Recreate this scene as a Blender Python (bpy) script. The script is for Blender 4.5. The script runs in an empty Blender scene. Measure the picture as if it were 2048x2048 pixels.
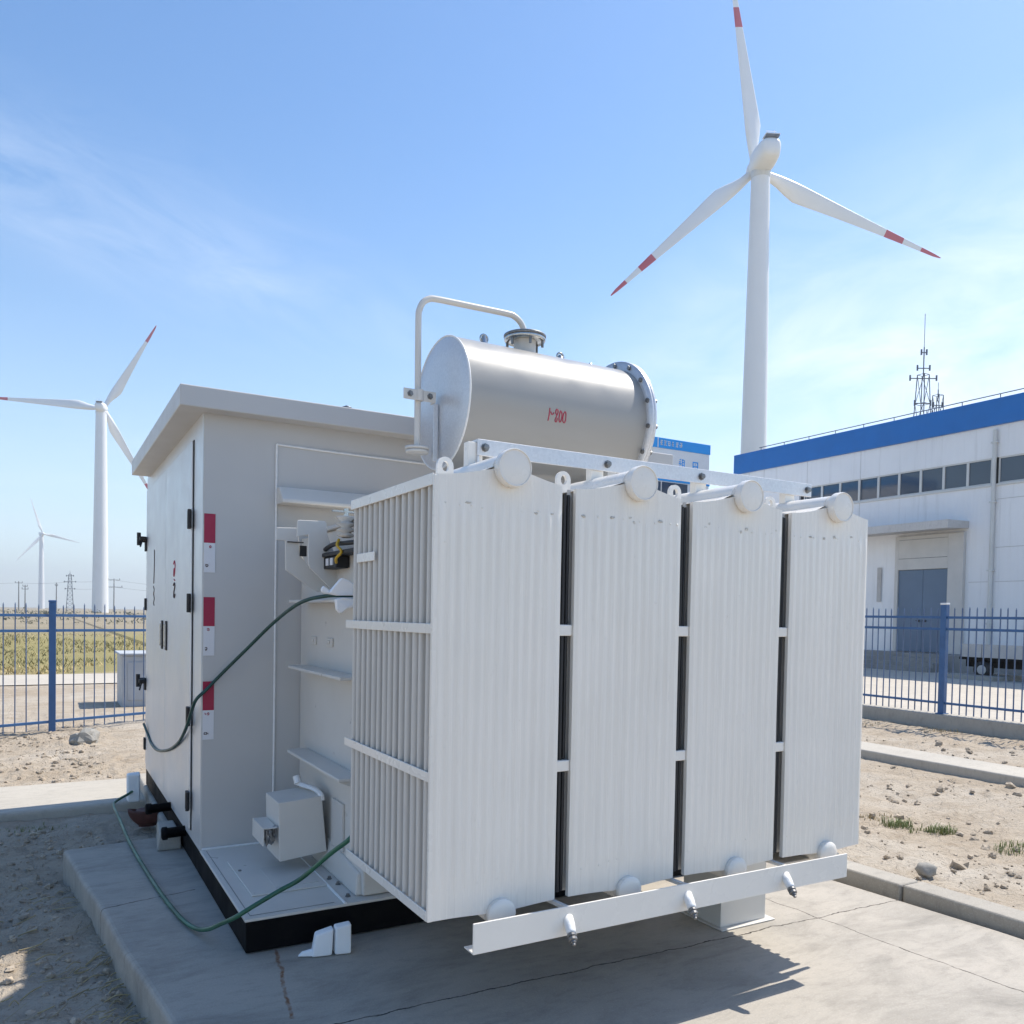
import bpy, math, random
from mathutils import Vector, Matrix, noise
random.seed(11)
R = math.radians
SC = bpy.context.scene
COL = SC.collection
V = Vector
ORG = {}

# ------------------------------------------------------------------ mesh builder
class MB:
    def __init__(s):
        s.v = []; s.f = []; s.sm = []; s.mi = []
    def add(s, vs, fs, smooth=False, mi=0):
        b = len(s.v); s.v += [V(p) for p in vs]
        for f in fs:
            s.f.append([b + i for i in f]); s.sm.append(smooth); s.mi.append(mi)
        return s
    def box(s, x0, y0, z0, x1, y1, z1, mi=0):
        vs = [(x0,y0,z0),(x1,y0,z0),(x1,y1,z0),(x0,y1,z0),(x0,y0,z1),(x1,y0,z1),(x1,y1,z1),(x0,y1,z1)]
        return s.add(vs, [(0,3,2,1),(4,5,6,7),(0,1,5,4),(1,2,6,5),(2,3,7,6),(3,0,4,7)], False, mi)
    def hexa(s, b4, t4, mi=0):
        return s.add(list(b4)+list(t4), [(3,2,1,0),(4,5,6,7),(0,1,5,4),(1,2,6,5),(2,3,7,6),(3,0,4,7)], False, mi)
    def prism(s, poly, ext, mi=0):
        n = len(poly); e = V(ext); a = [V(p) for p in poly]
        vs = a + [p + e for p in a]
        fs = [list(range(n))[::-1], [n+i for i in range(n)]] + [(i,(i+1)%n,n+(i+1)%n,n+i) for i in range(n)]
        return s.add(vs, fs, False, mi)
    def bar(s, p0, p1, w, h, up=(0,0,1), mi=0):
        p0 = V(p0); p1 = V(p1); d = (p1-p0).normalized(); u = V(up)
        if abs(d.dot(u)) > .98: u = V((0,1,0))
        a = d.cross(u).normalized()*w*.5; b = a.cross(d).normalized()*h*.5
        q = [-a-b, a-b, a+b, -a+b]
        return s.hexa([p0+k for k in q], [p1+k for k in q], mi)
    def cyl(s, p0, p1, r0, r1=None, n=16, caps=True, mi=0):
        if r1 is None: r1 = r0
        p0 = V(p0); p1 = V(p1); d = (p1-p0).normalized()
        u = d.orthogonal().normalized(); w = d.cross(u)
        A = [p0+(u*math.cos(2*math.pi*i/n)+w*math.sin(2*math.pi*i/n))*r0 for i in range(n)]
        B = [p1+(u*math.cos(2*math.pi*i/n)+w*math.sin(2*math.pi*i/n))*r1 for i in range(n)]
        s.add(A+B, [(i,(i+1)%n,n+(i+1)%n,n+i) for i in range(n)], True, mi)
        if caps:
            s.add(A, [list(range(n))[::-1]], False, mi); s.add(B, [list(range(n))], False, mi)
        return s
    def lathe(s, base, axis, prof, n=24, mi=0, smooth=True):
        base = V(base); d = V(axis).normalized(); u = d.orthogonal().normalized(); w = d.cross(u)
        vs = []; fs = []
        for (r, h) in prof:
            for i in range(n):
                a = 2*math.pi*i/n
                vs.append(base+d*h+(u*math.cos(a)+w*math.sin(a))*max(r,1e-5))
        for k in range(len(prof)-1):
            for i in range(n):
                fs.append((k*n+i, k*n+(i+1)%n, (k+1)*n+(i+1)%n, (k+1)*n+i))
        return s.add(vs, fs, smooth, mi)
    def tube(s, pts, r, n=10, sub=6, mi=0, flat=1.0):
        P = [V(p) for p in pts]
        if sub > 1:
            Q = []
            for i in range(len(P)-1):
                a = P[max(i-1,0)]; b = P[i]; c = P[i+1]; d = P[min(i+2,len(P)-1)]
                for k in range(sub):
                    t = k/sub
                    Q.append(.5*((2*b)+(c-a)*t+(2*a-5*b+4*c-d)*t*t+(-a+3*b-3*c+d)*t**3))
            Q.append(P[-1]); P = Q
        vs = []; fs = []; u = None
        for i, p in enumerate(P):
            d = (P[min(i+1,len(P)-1)]-P[max(i-1,0)]).normalized()
            u = d.orthogonal().normalized() if u is None else (u-d*u.dot(d)).normalized()
            w = d.cross(u)
            rr = r[i*len(r)//len(P)] if isinstance(r, (list,tuple)) else r
            for k in range(n):
                a = 2*math.pi*k/n
                vs.append(p+(u*math.cos(a)+w*math.sin(a)*flat)*rr)
        m = len(P)
        for i in range(m-1):
            for k in range(n):
                fs.append((i*n+k, i*n+(k+1)%n, (i+1)*n+(k+1)%n, (i+1)*n+k))
        s.add(vs, fs, True, mi)
        s.add(vs[:n], [list(range(n))[::-1]], False, mi); s.add(vs[-n:], [list(range(n))], False, mi)
        return s
    def blob(s, c, rad, jit=.25, sub=1, seed=0, mi=0, smooth=False):
        # lumpy stone from a cube-sphere
        n = 2+sub*2; c = V(c); idx = {}; vs = []; fs = []
        def g(p):
            k = tuple(round(x,4) for x in p)
            if k not in idx:
                d = V(p).normalized(); j = 1+jit*noise.noise(d*1.7+V((seed*3.1,seed*1.7,seed)))*1.6
                vs.append(c+V((d.x*rad[0],d.y*rad[1],d.z*rad[2]))*j); idx[k] = len(vs)-1
            return idx[k]
        for ax in range(3):
            for sg in (-1,1):
                for i in range(n):
                    for j in range(n):
                        q = []
                        for (a,b) in ((0,0),(1,0),(1,1),(0,1)):
                            u = -1+2*(i+a)/n; w = -1+2*(j+b)/n
                            p = [0,0,0]; p[ax] = sg; p[(ax+1)%3] = u; p[(ax+2)%3] = w
                            q.append(g(p))
                        fs.append(q if sg > 0 else q[::-1])
        return s.add(vs, fs, smooth, mi)
    def build(s, name, mats, parent=None, bevel=0, bseg=2, kind=None):
        me = bpy.data.meshes.new(name)
        o = bpy.data.objects.new(name, me)
        org = ORG.get(parent.as_pointer(), V((0,0,0))) if parent else V((0,0,0))
        me.from_pydata([tuple(p-org) for p in s.v], [], s.f)
        me.polygons.foreach_set('use_smooth', s.sm)
        me.polygons.foreach_set('material_index', s.mi)
        for m in (mats if isinstance(mats,(list,tuple)) else [mats]): me.materials.append(m)
        me.update()
        COL.objects.link(o)
        if parent:
            o.parent = parent; ORG[o.as_pointer()] = org
        if bevel:
            b = o.modifiers.new('bevel','BEVEL'); b.width = bevel; b.segments = bseg
            b.limit_method = 'ANGLE'; b.angle_limit = R(38); b.harden_normals = False
        if kind: o['kind'] = kind
        return o

def thing(name, label, cat, loc, group=None):
    o = bpy.data.objects.new(name, None); COL.objects.link(o)
    o.empty_display_size = .1; o.location = loc; ORG[o.as_pointer()] = V(loc)
    o['label'] = label; o['category'] = cat
    if group: o['group'] = group
    return o
def tag(o, label, cat, group=None, kind=None):
    o['label'] = label; o['category'] = cat
    if group: o['group'] = group
    if kind: o['kind'] = kind
    return o

# ------------------------------------------------------------------ materials
class NT:
    def __init__(s, nt): s.nt = nt
    def n(s, t, **kw):
        x = s.nt.nodes.new(t)
        for k, v in kw.items(): setattr(x, k, v)
        return x
    def l(s, a, b): s.nt.links.new(a, b)
    def math(s, op, a, b=None, clamp=False):
        x = s.n('ShaderNodeMath', operation=op, use_clamp=clamp)
        for i, q in enumerate((a, b)):
            if q is None: continue
            if isinstance(q, (int,float)): x.inputs[i].default_value = q
            else: s.l(q, x.inputs[i])
        return x.outputs[0]
    def ramp(s, fac, stops):
        x = s.n('ShaderNodeValToRGB'); e = x.color_ramp.elements
        while len(e) < len(stops): e.new(.5)
        for k, (p, c) in zip(e, stops):
            k.position = p; k.color = c if len(c) == 4 else (*c, 1)
        s.l(fac, x.inputs[0]); return x.outputs[0]
    def maprange(s, v, a, b, c=0, d=1):
        x = s.n('ShaderNodeMapRange'); s.l(v, x.inputs[0])
        for i, q in enumerate((a,b,c,d)): x.inputs[i+1].default_value = q
        return x.outputs[0]
    def mix(s, fac, a, b, mode='MIX'):
        x = s.n('ShaderNodeMix', data_type='RGBA', blend_type=mode)
        for sock, q in ((x.inputs[0],fac),(x.inputs[6],a),(x.inputs[7],b)):
            if isinstance(q,(int,float)): sock.default_value = q
            elif isinstance(q, tuple): sock.default_value = q if len(q)==4 else (*q,1)
            else: s.l(q, sock)
        return x.outputs[2]
    def noise(s, vec, scale, detail=4, rough=.55, out=0, dist=0):
        x = s.n('ShaderNodeTexNoise'); x.inputs['Scale'].default_value = scale
        x.inputs['Detail'].default_value = detail; x.inputs['Roughness'].default_value = rough
        x.inputs['Distortion'].default_value = dist
        s.l(vec, x.inputs['Vector']); return x.outputs[out]
    def scalevec(s, vec, sc):
        x = s.n('ShaderNodeMapping'); x.inputs['Scale'].default_value = sc
        s.l(vec, x.inputs['Vector']); return x.outputs[0]
    def bump(s, h, strength, dist=.01, nrm=None):
        x = s.n('ShaderNodeBump'); x.inputs['Strength'].default_value = strength
        x.inputs['Distance'].default_value = dist; s.l(h, x.inputs['Height'])
        if nrm is not None: s.l(nrm, x.inputs['Normal'])
        return x.outputs[0]

def newmat(name):
    m = bpy.data.materials.new(name); m.use_nodes = True
    t = NT(m.node_tree); b = m.node_tree.nodes['Principled BSDF']
    g = t.n('ShaderNodeNewGeometry')
    return m, t, b, g.outputs['Position']

def paint(name, col, rough=.4, metal=0, var=.06, vs=2.5, bump=.08, bs=60, coat=0, streak=None, dirt=0, spec=.5):
    m, t, b, P = newmat(name)
    n1 = t.noise(P, vs, 5)
    lo = tuple(max(0,c*(1-var)) for c in col); hi = tuple(min(1,c*(1+var)) for c in col)
    c = t.ramp(n1, [(.3,lo),(.7,hi)])
    if streak:
        n2 = t.noise(t.scalevec(P, streak), 1, 5, .6)
        c = t.mix(t.maprange(n2,.45,.75,0,.35), c, tuple(x*1.18 for x in col))
    if dirt:
        n3 = t.noise(P, 9, 6, .7)
        c = t.mix(t.maprange(n3,.52,.8,0,dirt), c, (.2,.17,.13))
    t.l(c, b.inputs['Base Color'])
    n4 = t.noise(P, 7, 4)
    t.l(t.maprange(n4,.3,.7,max(.02,rough-.07),rough+.09), b.inputs['Roughness'])
    b.inputs['Metallic'].default_value = metal
    b.inputs['Specular IOR Level'].default_value = spec
    b.inputs['Coat Weight'].default_value = coat
    if bump: t.l(t.bump(t.noise(P, bs, 4), bump, .004), b.inputs['Normal'])
    return m

GREY = (.66,.635,.59)
M = {}
M['grey'] = paint('grey_enamel', GREY, .34, var=.03, bump=.10, bs=35, dirt=.05)
def radmat():
    m, t, b, P = newmat('radiator_enamel')
    n1 = t.noise(P, 2.2, 5); dr = t.noise(t.scalevec(P,(60,60,2.2)), 1, 3, .5); dr2 = t.noise(t.scalevec(P,(22,22,.5)), 1, 5, .6)
    c = t.ramp(n1, [(.3,(.79,.755,.69)),(.7,(.84,.80,.735))])
    c = t.mix(t.maprange(dr,.52,.72,0,.22), c, (.68,.65,.60))
    c = t.mix(t.maprange(dr2,.52,.75,0,.18), c, (.60,.57,.52))
    t.l(c, b.inputs['Base Color'])
    t.l(t.maprange(dr,.3,.7,.15,.42), b.inputs['Roughness'])
    b.inputs['Coat Weight'].default_value = .25; b.inputs['Coat Roughness'].default_value = .12
    h = t.math('ADD', t.math('MULTIPLY', dr, .6), t.math('ADD', t.math('MULTIPLY', dr2, .8), t.math('MULTIPLY', t.noise(P,48,4), .25)))
    t.l(t.bump(h, .30, .004), b.inputs['Normal'])
    return m
M['rad'] = radmat()
M['smooth'] = paint('pale_grey_enamel', (.81,.775,.715), .28, var=.03, bump=.12, bs=40, dirt=.04, coat=.2)
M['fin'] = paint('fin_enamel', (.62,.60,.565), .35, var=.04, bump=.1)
M['cab'] = paint('cabinet_enamel', (.535,.525,.51), .42, var=.035, vs=1.3, bump=.05, bs=90)
M['steel'] = paint('brushed_steel', (.70,.71,.72), .42, metal=.55, var=.05, vs=1.2, bump=.015, bs=12)
M['galv'] = None
M['black'] = paint('black_paint', (.004,.004,.005), .65, var=.2, bump=.1, dirt=.03, spec=.12)
M['stain'] = paint('weld_stain', (.56,.53,.47), .4, var=.2, vs=80, bump=0)
M['gapshade'] = paint('gap_shade', (.020,.021,.024), .5, var=.3, bump=.1, streak=(60,60,1))  # near-black colour standing in for shade between the radiators
M['rubber'] = paint('black_rubber', (.012,.012,.014), .55, var=.15, bump=.05)
M['bolt'] = paint('bolt_steel', (.22,.22,.22), .4, metal=.8, var=.25, vs=40, bump=.1)
M['chrome'] = paint('bright_fitting', (.55,.55,.53), .22, metal=.9, var=.15, vs=30, bump=.1)
M['weld'] = paint('weld_bead', (.80,.80,.79), .35, var=.06, vs=40, bump=.5, bs=90)
M['red'] = paint('sticker_red', (.36,.012,.055), .45, var=.05, bump=0)
M['sticker'] = paint('sticker_white', (.72,.72,.74), .4, var=.03, bump=0)
M['redmark'] = paint('red_marker', (.42,.05,.09), .6, var=.25, vs=60, bump=0)
M['darkmark'] = paint('dark_marker', (.06,.035,.035), .6, var=.3, vs=60, bump=0)
M['cable'] = paint('green_cable', (.010,.055,.045), .42, var=.25, vs=9, bump=.05)
M['cable2'] = paint('cable_sheath', (.03,.12,.07), .4, var=.4, vs=5, bump=.05)
M['foam'] = paint('white_foam', (.90,.90,.90), .8, var=.03, bump=.25, bs=120)
M['brown'] = paint('brown_clay', (.10,.034,.026), .65, var=.25, vs=14, bump=.3)
M['blue'] = paint('blue_fence_paint', (.035,.11,.26), .42, var=.14, vs=6, bump=.05)
M['picket'] = paint('faded_picket', (.10,.15,.25), .5, var=.3, vs=3, bump=.05)
M['blueroof'] = paint('blue_fascia', (.006,.15,.48), .42, var=.06, vs=1.2, bump=.02, bs=8)
M['signblue'] = paint('sign_blue', (.02,.33,.82), .4, var=.04, bump=0)
M['signwhite'] = paint('sign_white', (.78,.78,.78), .4, var=.03, bump=0)
M['white'] = paint('turbine_white', (.78,.79,.80), .38, var=.03, vs=.15, bump=0)
M['bladered'] = paint('blade_red', (.50,.085,.12), .4, var=.08, vs=.4, bump=0)
M['doorblue'] = paint('door_blue_grey', (.13,.19,.27), .45, var=.07, vs=1, bump=.03, bs=12)
M['glass'] = paint('dark_window_glass', (.05,.07,.10), .06, var=.1, vs=.6, bump=0, spec=.8)
M['frame'] = paint('window_frame', (.62,.62,.60), .4, var=.04, bump=0)
M['mast'] = paint('mast_steel', (.10,.12,.16), .5, metal=.3, var=.2, bump=0)
M['pole'] = paint('pole_grey', (.22,.22,.22), .7, var=.2, bump=0)
M['leaf'] = paint('grass_green', (.17,.20,.065), .6, var=.4, vs=9, bump=0)
M['straw'] = paint('dry_straw', (.36,.29,.16), .7, var=.35, vs=8, bump=0)
M['scrub'] = paint('dry_scrub', (.20,.19,.13), .8, var=.4, vs=.3, bump=0)
M['yellow'] = paint('yellow_tag', (.60,.36,.02), .5, var=.1, bump=0)
M['porcelain'] = paint('insulator', (.62,.60,.57), .2, var=.1, vs=30, bump=0)
M['trailer'] = paint('trailer_panel', (.50,.48,.46), .5, var=.15, vs=2, bump=.05, dirt=.3)
M['cubebox'] = paint('pale_cabinet', (.44,.46,.48), .5, var=.06, bump=.05)

def galv():
    m, t, b, P = newmat('galvanised_sheet')
    v = t.n('ShaderNodeTexVoronoi'); v.inputs['Scale'].default_value = 110; t.l(P, v.inputs['Vector'])
    n = t.noise(P, 40, 5, .7)
    c = t.ramp(t.math('ADD', t.math('MULTIPLY', v.outputs['Color'], .5), t.math('MULTIPLY', n, .5)), [(.2,(.60,.61,.63)),(.8,(.70,.71,.73))])
    t.l(c, b.inputs['Base Color']); b.inputs['Metallic'].default_value = .45
    t.l(t.maprange(n,.3,.7,.28,.5), b.inputs['Roughness'])
    t.l(t.bump(n,.25,.003), b.inputs['Normal'])
    return m
M['galv'] = galv()

def concrete(name, a, b_, cracks=False, scale=1.0, rough=.85):
    m, t, b, P = newmat(name)
    n1 = t.noise(P, 1.3*scale, 8, .62); n2 = t.noise(t.scalevec(P,(1,2.6,1)), 9*scale, 8, .7); n3 = t.noise(P, 120*scale, 3, .6)
    c = t.ramp(n1, [(.28,b_),(.72,a)])
    c = t.mix(t.maprange(n2,.5,.78,0,.55), c, tuple(x*.62 for x in b_))
    c = t.mix(t.maprange(n3,.52,.72,0,.4), c, tuple(min(1,x*1.25) for x in a))
    h = t.math('ADD', t.math('MULTIPLY', n2, .7), t.math('MULTIPLY', n3, .3))
    if cracks:
        sx = t.n('ShaderNodeSeparateXYZ'); t.l(P, sx.inputs[0])
        wob = t.math('MULTIPLY', t.math('SUBTRACT', t.noise(P, 5, 5, .65), .5), .07)
        def line(axis, k, slope, w, lo=None, hi=None):
            o = sx.outputs[axis]; q = sx.outputs[1-axis]
            d = t.math('SUBTRACT', t.math('ADD', o, wob), t.math('ADD', t.math('MULTIPLY', q, slope), k))
            mk = t.maprange(t.math('ABSOLUTE', d), w*.5, w*1.3, 1, 0)
            if lo is not None: mk = t.math('MULTIPLY', mk, t.math('GREATER_THAN', q, lo))
            if hi is not None: mk = t.math('MULTIPLY', mk, t.math('LESS_THAN', q, hi))
            return mk
        mk = line(1, 2.92, -.028, .004)
        for L in (line(0, 3.62, -.07, .003, None, 3.4), line(1, 4.50, .21, .004, -.5, .72), line(0, 1.9, .05, .004, None, 2.2)):
            mk = t.math('MAXIMUM', mk, L)
        mk = t.math('MULTIPLY', mk, t.maprange(t.noise(P, 14, 4), .3, .5, .45, 1))
        c = t.mix(mk, c, (.035,.03,.026))
        rust = line(0, .325, .16, .008, 3.0, 3.66)
        c = t.mix(t.math('MULTIPLY', rust, t.maprange(t.noise(P, 22, 3),.35,.6,.2,.9)), c, (.22,.09,.03))
        h = t.math('SUBTRACT', h, t.math('MULTIPLY', mk, 1.5))
        # broad water stains
        st = t.noise(t.scalevec(P,(.8,1.8,1)), 2.1, 7, .7, dist=.6)
        c = t.mix(t.maprange(st,.46,.72,0,.6), c, tuple(x*.5 for x in b_))
    t.l(c, b.inputs['Base Color']); b.inputs['Roughness'].default_value = rough
    b.inputs['Specular IOR Level'].default_value = .3
    t.l(t.bump(h, .35, .012), b.inputs['Normal'])
    return m
M['pad'] = concrete('pad_concrete', (.46,.42,.365), (.36,.335,.295), cracks=True)
M['kerb'] = concrete('kerb_concrete', (.45,.42,.37), (.34,.315,.275))
M['path'] = concrete('path_concrete', (.48,.445,.385), (.41,.38,.33))
M['road'] = concrete('road_concrete', (.52,.47,.40), (.45,.41,.35), scale=.3)
M['stone'] = concrete('stone_grey', (.36,.35,.32), (.26,.25,.23), scale=4)

def wallmat():
    m, t, b, P = newmat('ribbed_wall_sheet')
    sx = t.n('ShaderNodeSeparateXYZ'); t.l(P, sx.inputs[0])
    n = t.noise(P, .5, 5, .6)
    c = t.ramp(n, [(.3,(.80,.80,.81)),(.7,(.86,.86,.865))])
    st = t.noise(t.scalevec(P,(1,3,.15)), 1.5, 5, .65)
    c = t.mix(t.maprange(st,.55,.8,0,.35), c, (.40,.39,.37))
    rib = t.math('SINE', t.math('MULTIPLY', sx.outputs[1], 2*math.pi/.24))
    t.l(c, b.inputs['Base Color']); b.inputs['Roughness'].default_value = .5
    t.l(t.bump(rib, .25, .01), b.inputs['Normal'])
    return m
M['wall'] = wallmat()

def dirtmat():
    m, t, b, P = newmat('dry_ground')
    sx = t.n('ShaderNodeSeparateXYZ'); t.l(P, sx.inputs[0])
    Y = sx.outputs[1]
    big = t.noise(P, .45, 6, .6); mid = t.noise(t.scalevec(P,(1,1.5,1)), 3.2, 9, .68); fine = t.noise(P, 34, 6, .7)
    c = t.ramp(big, [(.3,(.395,.325,.245)),(.5,(.45,.385,.305)),(.7,(.51,.46,.39))])
    c = t.mix(t.maprange(mid,.48,.72,0,.55), c, (.27,.205,.14))
    c = t.mix(t.maprange(mid,.30,.44,.45,0), c, (.51,.46,.39))
    c = t.mix(t.maprange(fine,.55,.75,0,.6), c, (.15,.115,.08))
    c = t.mix(t.maprange(fine,.22,.40,.35,0), c, (.55,.50,.43))
    # greener field beyond the concrete road, paler plain behind it
    gn = t.noise(P, .35, 6, .65)
    g = t.ramp(gn, [(.3,(.33,.27,.13)),(.5,(.27,.24,.105)),(.7,(.34,.28,.135))])
    far = t.ramp(t.noise(P, .05, 6, .65), [(.3,(.33,.28,.20)),(.7,(.25,.22,.16))])
    yy = t.math('ADD', Y, t.math('MULTIPLY', t.math('SUBTRACT', t.noise(P,.4,4), .5), 3))
    c = t.mix(t.maprange(yy,23.0,24.2), c, g)
    c = t.mix(t.maprange(yy,48,75), c, far)
    t.l(c, b.inputs['Base Color']); b.inputs['Roughness'].default_value = .95
    b.inputs['Specular IOR Level'].default_value = .15
    vo = t.n('ShaderNodeTexVoronoi', feature='DISTANCE_TO_EDGE'); vo.inputs['Scale'].default_value = 7
    t.l(t.mix(.25, P, t.noise(P, 4, 4, .6, out=1)), vo.inputs['Vector'])
    crack = t.maprange(vo.outputs['Distance'], 0, .05, 0, 1)
    h = t.math('ADD', t.math('MULTIPLY', mid, 1.0), t.math('ADD', t.math('MULTIPLY', fine, .35), t.math('MULTIPLY', crack, .12)))
    t.l(t.bump(h, 1.0, .05), b.inputs['Normal'])
    return m
M['dirt'] = dirtmat()

# ------------------------------------------------------------------ terrain
def smooth(a, b, x):
    t = min(1, max(0, (x-a)/(b-a))); return t*t*(3-2*t)
def gz(x, y):
    z = -.16
    if x > 4.1:
        z = -.045-.115*smooth(4.3, 7.0, x)
    amp = 1.0
    if y > 13.6: amp *= 1-smooth(13.6, 16, y)*.85
    if x > 11.8: amp *= 1-smooth(11.8, 12.6, x)*.95
    pe = .115+(5.774-y)*.1133 if y < 5.74 else (.80 if y < 8 else 9)
    if pe+.05 < x < 3.99 and y < 8: return -.30
    p = V((x, y, 0))
    h = .030*noise.noise(p*1.1)+.022*noise.noise(p*2.9+V((5,2,1)))
    h += .020*abs(noise.noise(p*6.5+V((1,7,3))))-.008
    q = noise.noise(p*.8+V((9,9,2)))*.5+.7
    w_ = p+V((noise.noise(p*3),noise.noise(p*3+V((7,0,0))),0))*.12
    rg = 1-abs(noise.noise(V((w_.x*4.5,w_.y*6.5,2))))*2.2
    h += q*(.030*max(-.2,rg)-.012+.016*abs(noise.noise(p*11+V((4,4,4))))+.018*noise.noise(p*17)+.014*noise.noise(p*29))
    e = 1
    # keep the soil flush with kerbs, paths and fence plinth
    if x < 1.2: e = min(e, .35+.65*min(1, abs(y-7.9)/1.4))
    if 8.4 < x < 9.6: e = .4
    z += h*amp*e
    if y > 19.3 and y < 23.6 and x < 14: z = -.17
    if x > 12.5: z = -.17 if y < 60 else -.16
    return z
def axis(breaks):
    out = [breaks[0][0]]
    for (a, st), (b, _) in zip(breaks, breaks[1:]):
        n = max(1, int(round((b-a)/st)))
        out += [a+(b-a)*(i+1)/n for i in range(n)]
    return out
gx = axis([(-2500,900),(-400,130),(-30,6),(-3,.6),(-1.4,.03),(.85,.35),(3.9,.045),(8.8,.085),(12.8,.8),(30,12),(120,130),(400,800),(2500,0)])
gy = axis([(-600,200),(-30,9),(0,.8),(1.6,.045),(6,.04),(8.2,.05),(10,.06),(13.6,.4),(24,4),(60,30),(240,200),(3500,0)])
mb = MB(); W = len(gx)
mb.add([(x,y,gz(x,y)) for y in gy for x in gx], [(j*W+i,j*W+i+1,(j+1)*W+i+1,(j+1)*W+i) for j in range(len(gy)-1) for i in range(W-1)], True)
g = mb.build('ground', M['dirt'], kind='structure')

# concrete pad (edge slightly out of square, like the photo)
def slab(name, poly, z0, z1, mat, bev=.02, kind='structure'):
    m = MB(); m.prism([(x,y,z0) for x,y in poly][::1], (0,0,z1-z0))
    return m.build(name, mat, bevel=bev, bseg=3, kind=kind)
def rough_edge(a, b, n, amp, seed):
    out = []
    for i in range(n):
        t = i/n; x = a[0]+(b[0]-a[0])*t; y = a[1]+(b[1]-a[1])*t
        out.append((x+amp*noise.noise(V((t*9+seed,seed,0))), y))
    return out
edge = rough_edge((.115,5.774), (.86,-.8), 60, .016, 3)
slab('concrete_pad', [(.757,8.2),(.742,5.86)]+edge+[(.86,-.8),(4.16,-.8),(4.09,2.3),(4.01,3.2),(3.93,5.0),(3.9,8.2)][0:], -.36, 0, M['pad'], .022)
# kerb along the right side of the pad, in lengths with open joints
yy = [-.8,.62,2.02,2.83,4.24,5.65,7.06,8.4]
for i in range(len(yy)-1):
    a, b = yy[i]+.006, yy[i+1]-.006
    fx = lambda y: 4.125-.055*(y-2.2) if y > 2 else 4.137-.03*(y-2)
    m = MB(); m.prism([(fx(a)+.004,a,-.3),(fx(a)+.17,a,-.3),(fx(b)+.17,b,-.3),(fx(b)+.004,b,-.3)], (0,0,.365+.006*noise.noise(V((i*1.7,0,0)))))
    o = m.build('kerb', M['kerb'], bevel=.014, bseg=3, kind='structure')
# path in front of the left fence and strip along the right fence
slab('path', [(-9,6.5)]+[(-9+i*.5, 6.93+.03*i*.5-.02+.02*noise.noise(V((i*.7,2,0)))+(.42 if i*.5>8.6 else .0)*0+ .028*(i*.5)*.9) for i in range(0,24)]+[(3.2,8.45),(-9,8.62)], -.3, -.085, M['path'], .03)
slab('footpath', [(8.72,-3)]+[(8.72+.03*noise.noise(V((i*.8,5,0))), -3+i*.5) for i in range(1,30)]+[(8.72,12),(9.32,12),(9.34,-3)], -.3, -.055, M['path'], .02)
m = MB(); m.add([(-60,20.0,-.150),(13.2,20.3,-.150),(13.2,23.3,-.150),(-60,23.0,-.150)], [(0,1,2,3)]); m.build('road', M['road'], kind='structure')
m = MB(); m.add([(12.66,-20,-.154),(80,-20,-.154),(80,60,-.154),(12.66,60,-.154)], [(0,1,2,3)]); m.build('yard', M['road'], kind='structure')

# ------------------------------------------------------------------ the compact substation
T = thing('substation_transformer', 'light grey oil transformer with four finned radiators, conservator tank and steel cabinet on black base', 'transformer', (2.2,4.8,0))
# skid base
m = MB(); m.prism([(.776,3.656,.006),(3.95,3.656,.006),(3.95,7.63,.006),(.776,7.63,.006)], (0,0,.138))
base = m.build('skid_base', M['black'], T, .004)
M['hole'] = paint('hole_dark',(.002,.002,.002),.9,bump=0)
for (y, z, h, w) in ((3.964,.098,.075,.05),(3.80,.075,.06,.035)):
    pts = []
    for i in range(20):
        a = 2*math.pi*i/20; pts.append((.7745, y+math.cos(a)*w*.5, z+math.sin(a)*w*.5+(h-w)*.5*(1 if math.sin(a)>0 else -1)))
    m = MB(); m.add(pts, [list(range(20))[::-1]]); m.build('lifting_hole', M['hole'], base)
for (y, z, L, r) in ((6.05,.150,.16,.030),(5.40,.135,.135,.032)):
    m = MB(); m.lathe((.778,y,z), (-1,0,-.04), [(0,0),(r,0),(r,L*.78),(r*1.25,L*.80),(r*1.25,L),(r*.9,L+.006),(0,L+.006)], 20)
    m.build('lifting_bollard', M['black'], base)
# deck
m = MB(); m.prism([(.770,3.650,.1445),(3.955,3.650,.1445),(3.955,4.834,.1445),(.770,4.834,.1445)], (0,0,.013))
deck = m.build('deck_plate', M['grey'], T, .003)
m = MB(); m.box(.86,3.93,.158,1.225,4.53,.166); m.build('hatch_cover', M['grey'], deck, .003)
m = MB(); m.box(.985,3.99,.1665,1.20,4.33,.1685); m.build('hatch_recess', M['fin'], deck)
m = MB(); m.tube([(1.222,3.652,.160),(1.224,3.9,.161),(1.228,4.2,.162),(1.232,4.55,.162)], .0065, 8, 3); m.build('weld_seam', M['weld'], deck)
m = MB()
for p0, p1 in (((.80,3.69,.1586),(.80,4.80,.1586)),((.80,3.69,.1586),(1.18,3.69,.1586))): m.bar(p0,p1,.0025,.0012)
m.build('scribed_line', M['bolt'], deck)
for (x,y) in ((1.262,3.74),(1.275,3.93),(1.262,4.03),(.885,4.33)):
    m = MB(); m.lathe((x,y,.158),(0,0,1),[(.013,0),(.013,.004),(.008,.004),(.008,.014),(0,.014)],6,smooth=False)
    m.build('deck_bolt', M['bolt'], deck)
# raised tank foot on the deck
m = MB()
m.hexa([(1.29,3.72,.158),(1.9,3.72,.158),(1.9,4.60,.158),(1.29,4.60,.158)], [(1.305,3.735,.265),(1.9,3.735,.265),(1.9,4.58,.34),(1.325,4.58,.34)])
m.build('tank_foot', M['grey'], T, .012, 3)

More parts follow.
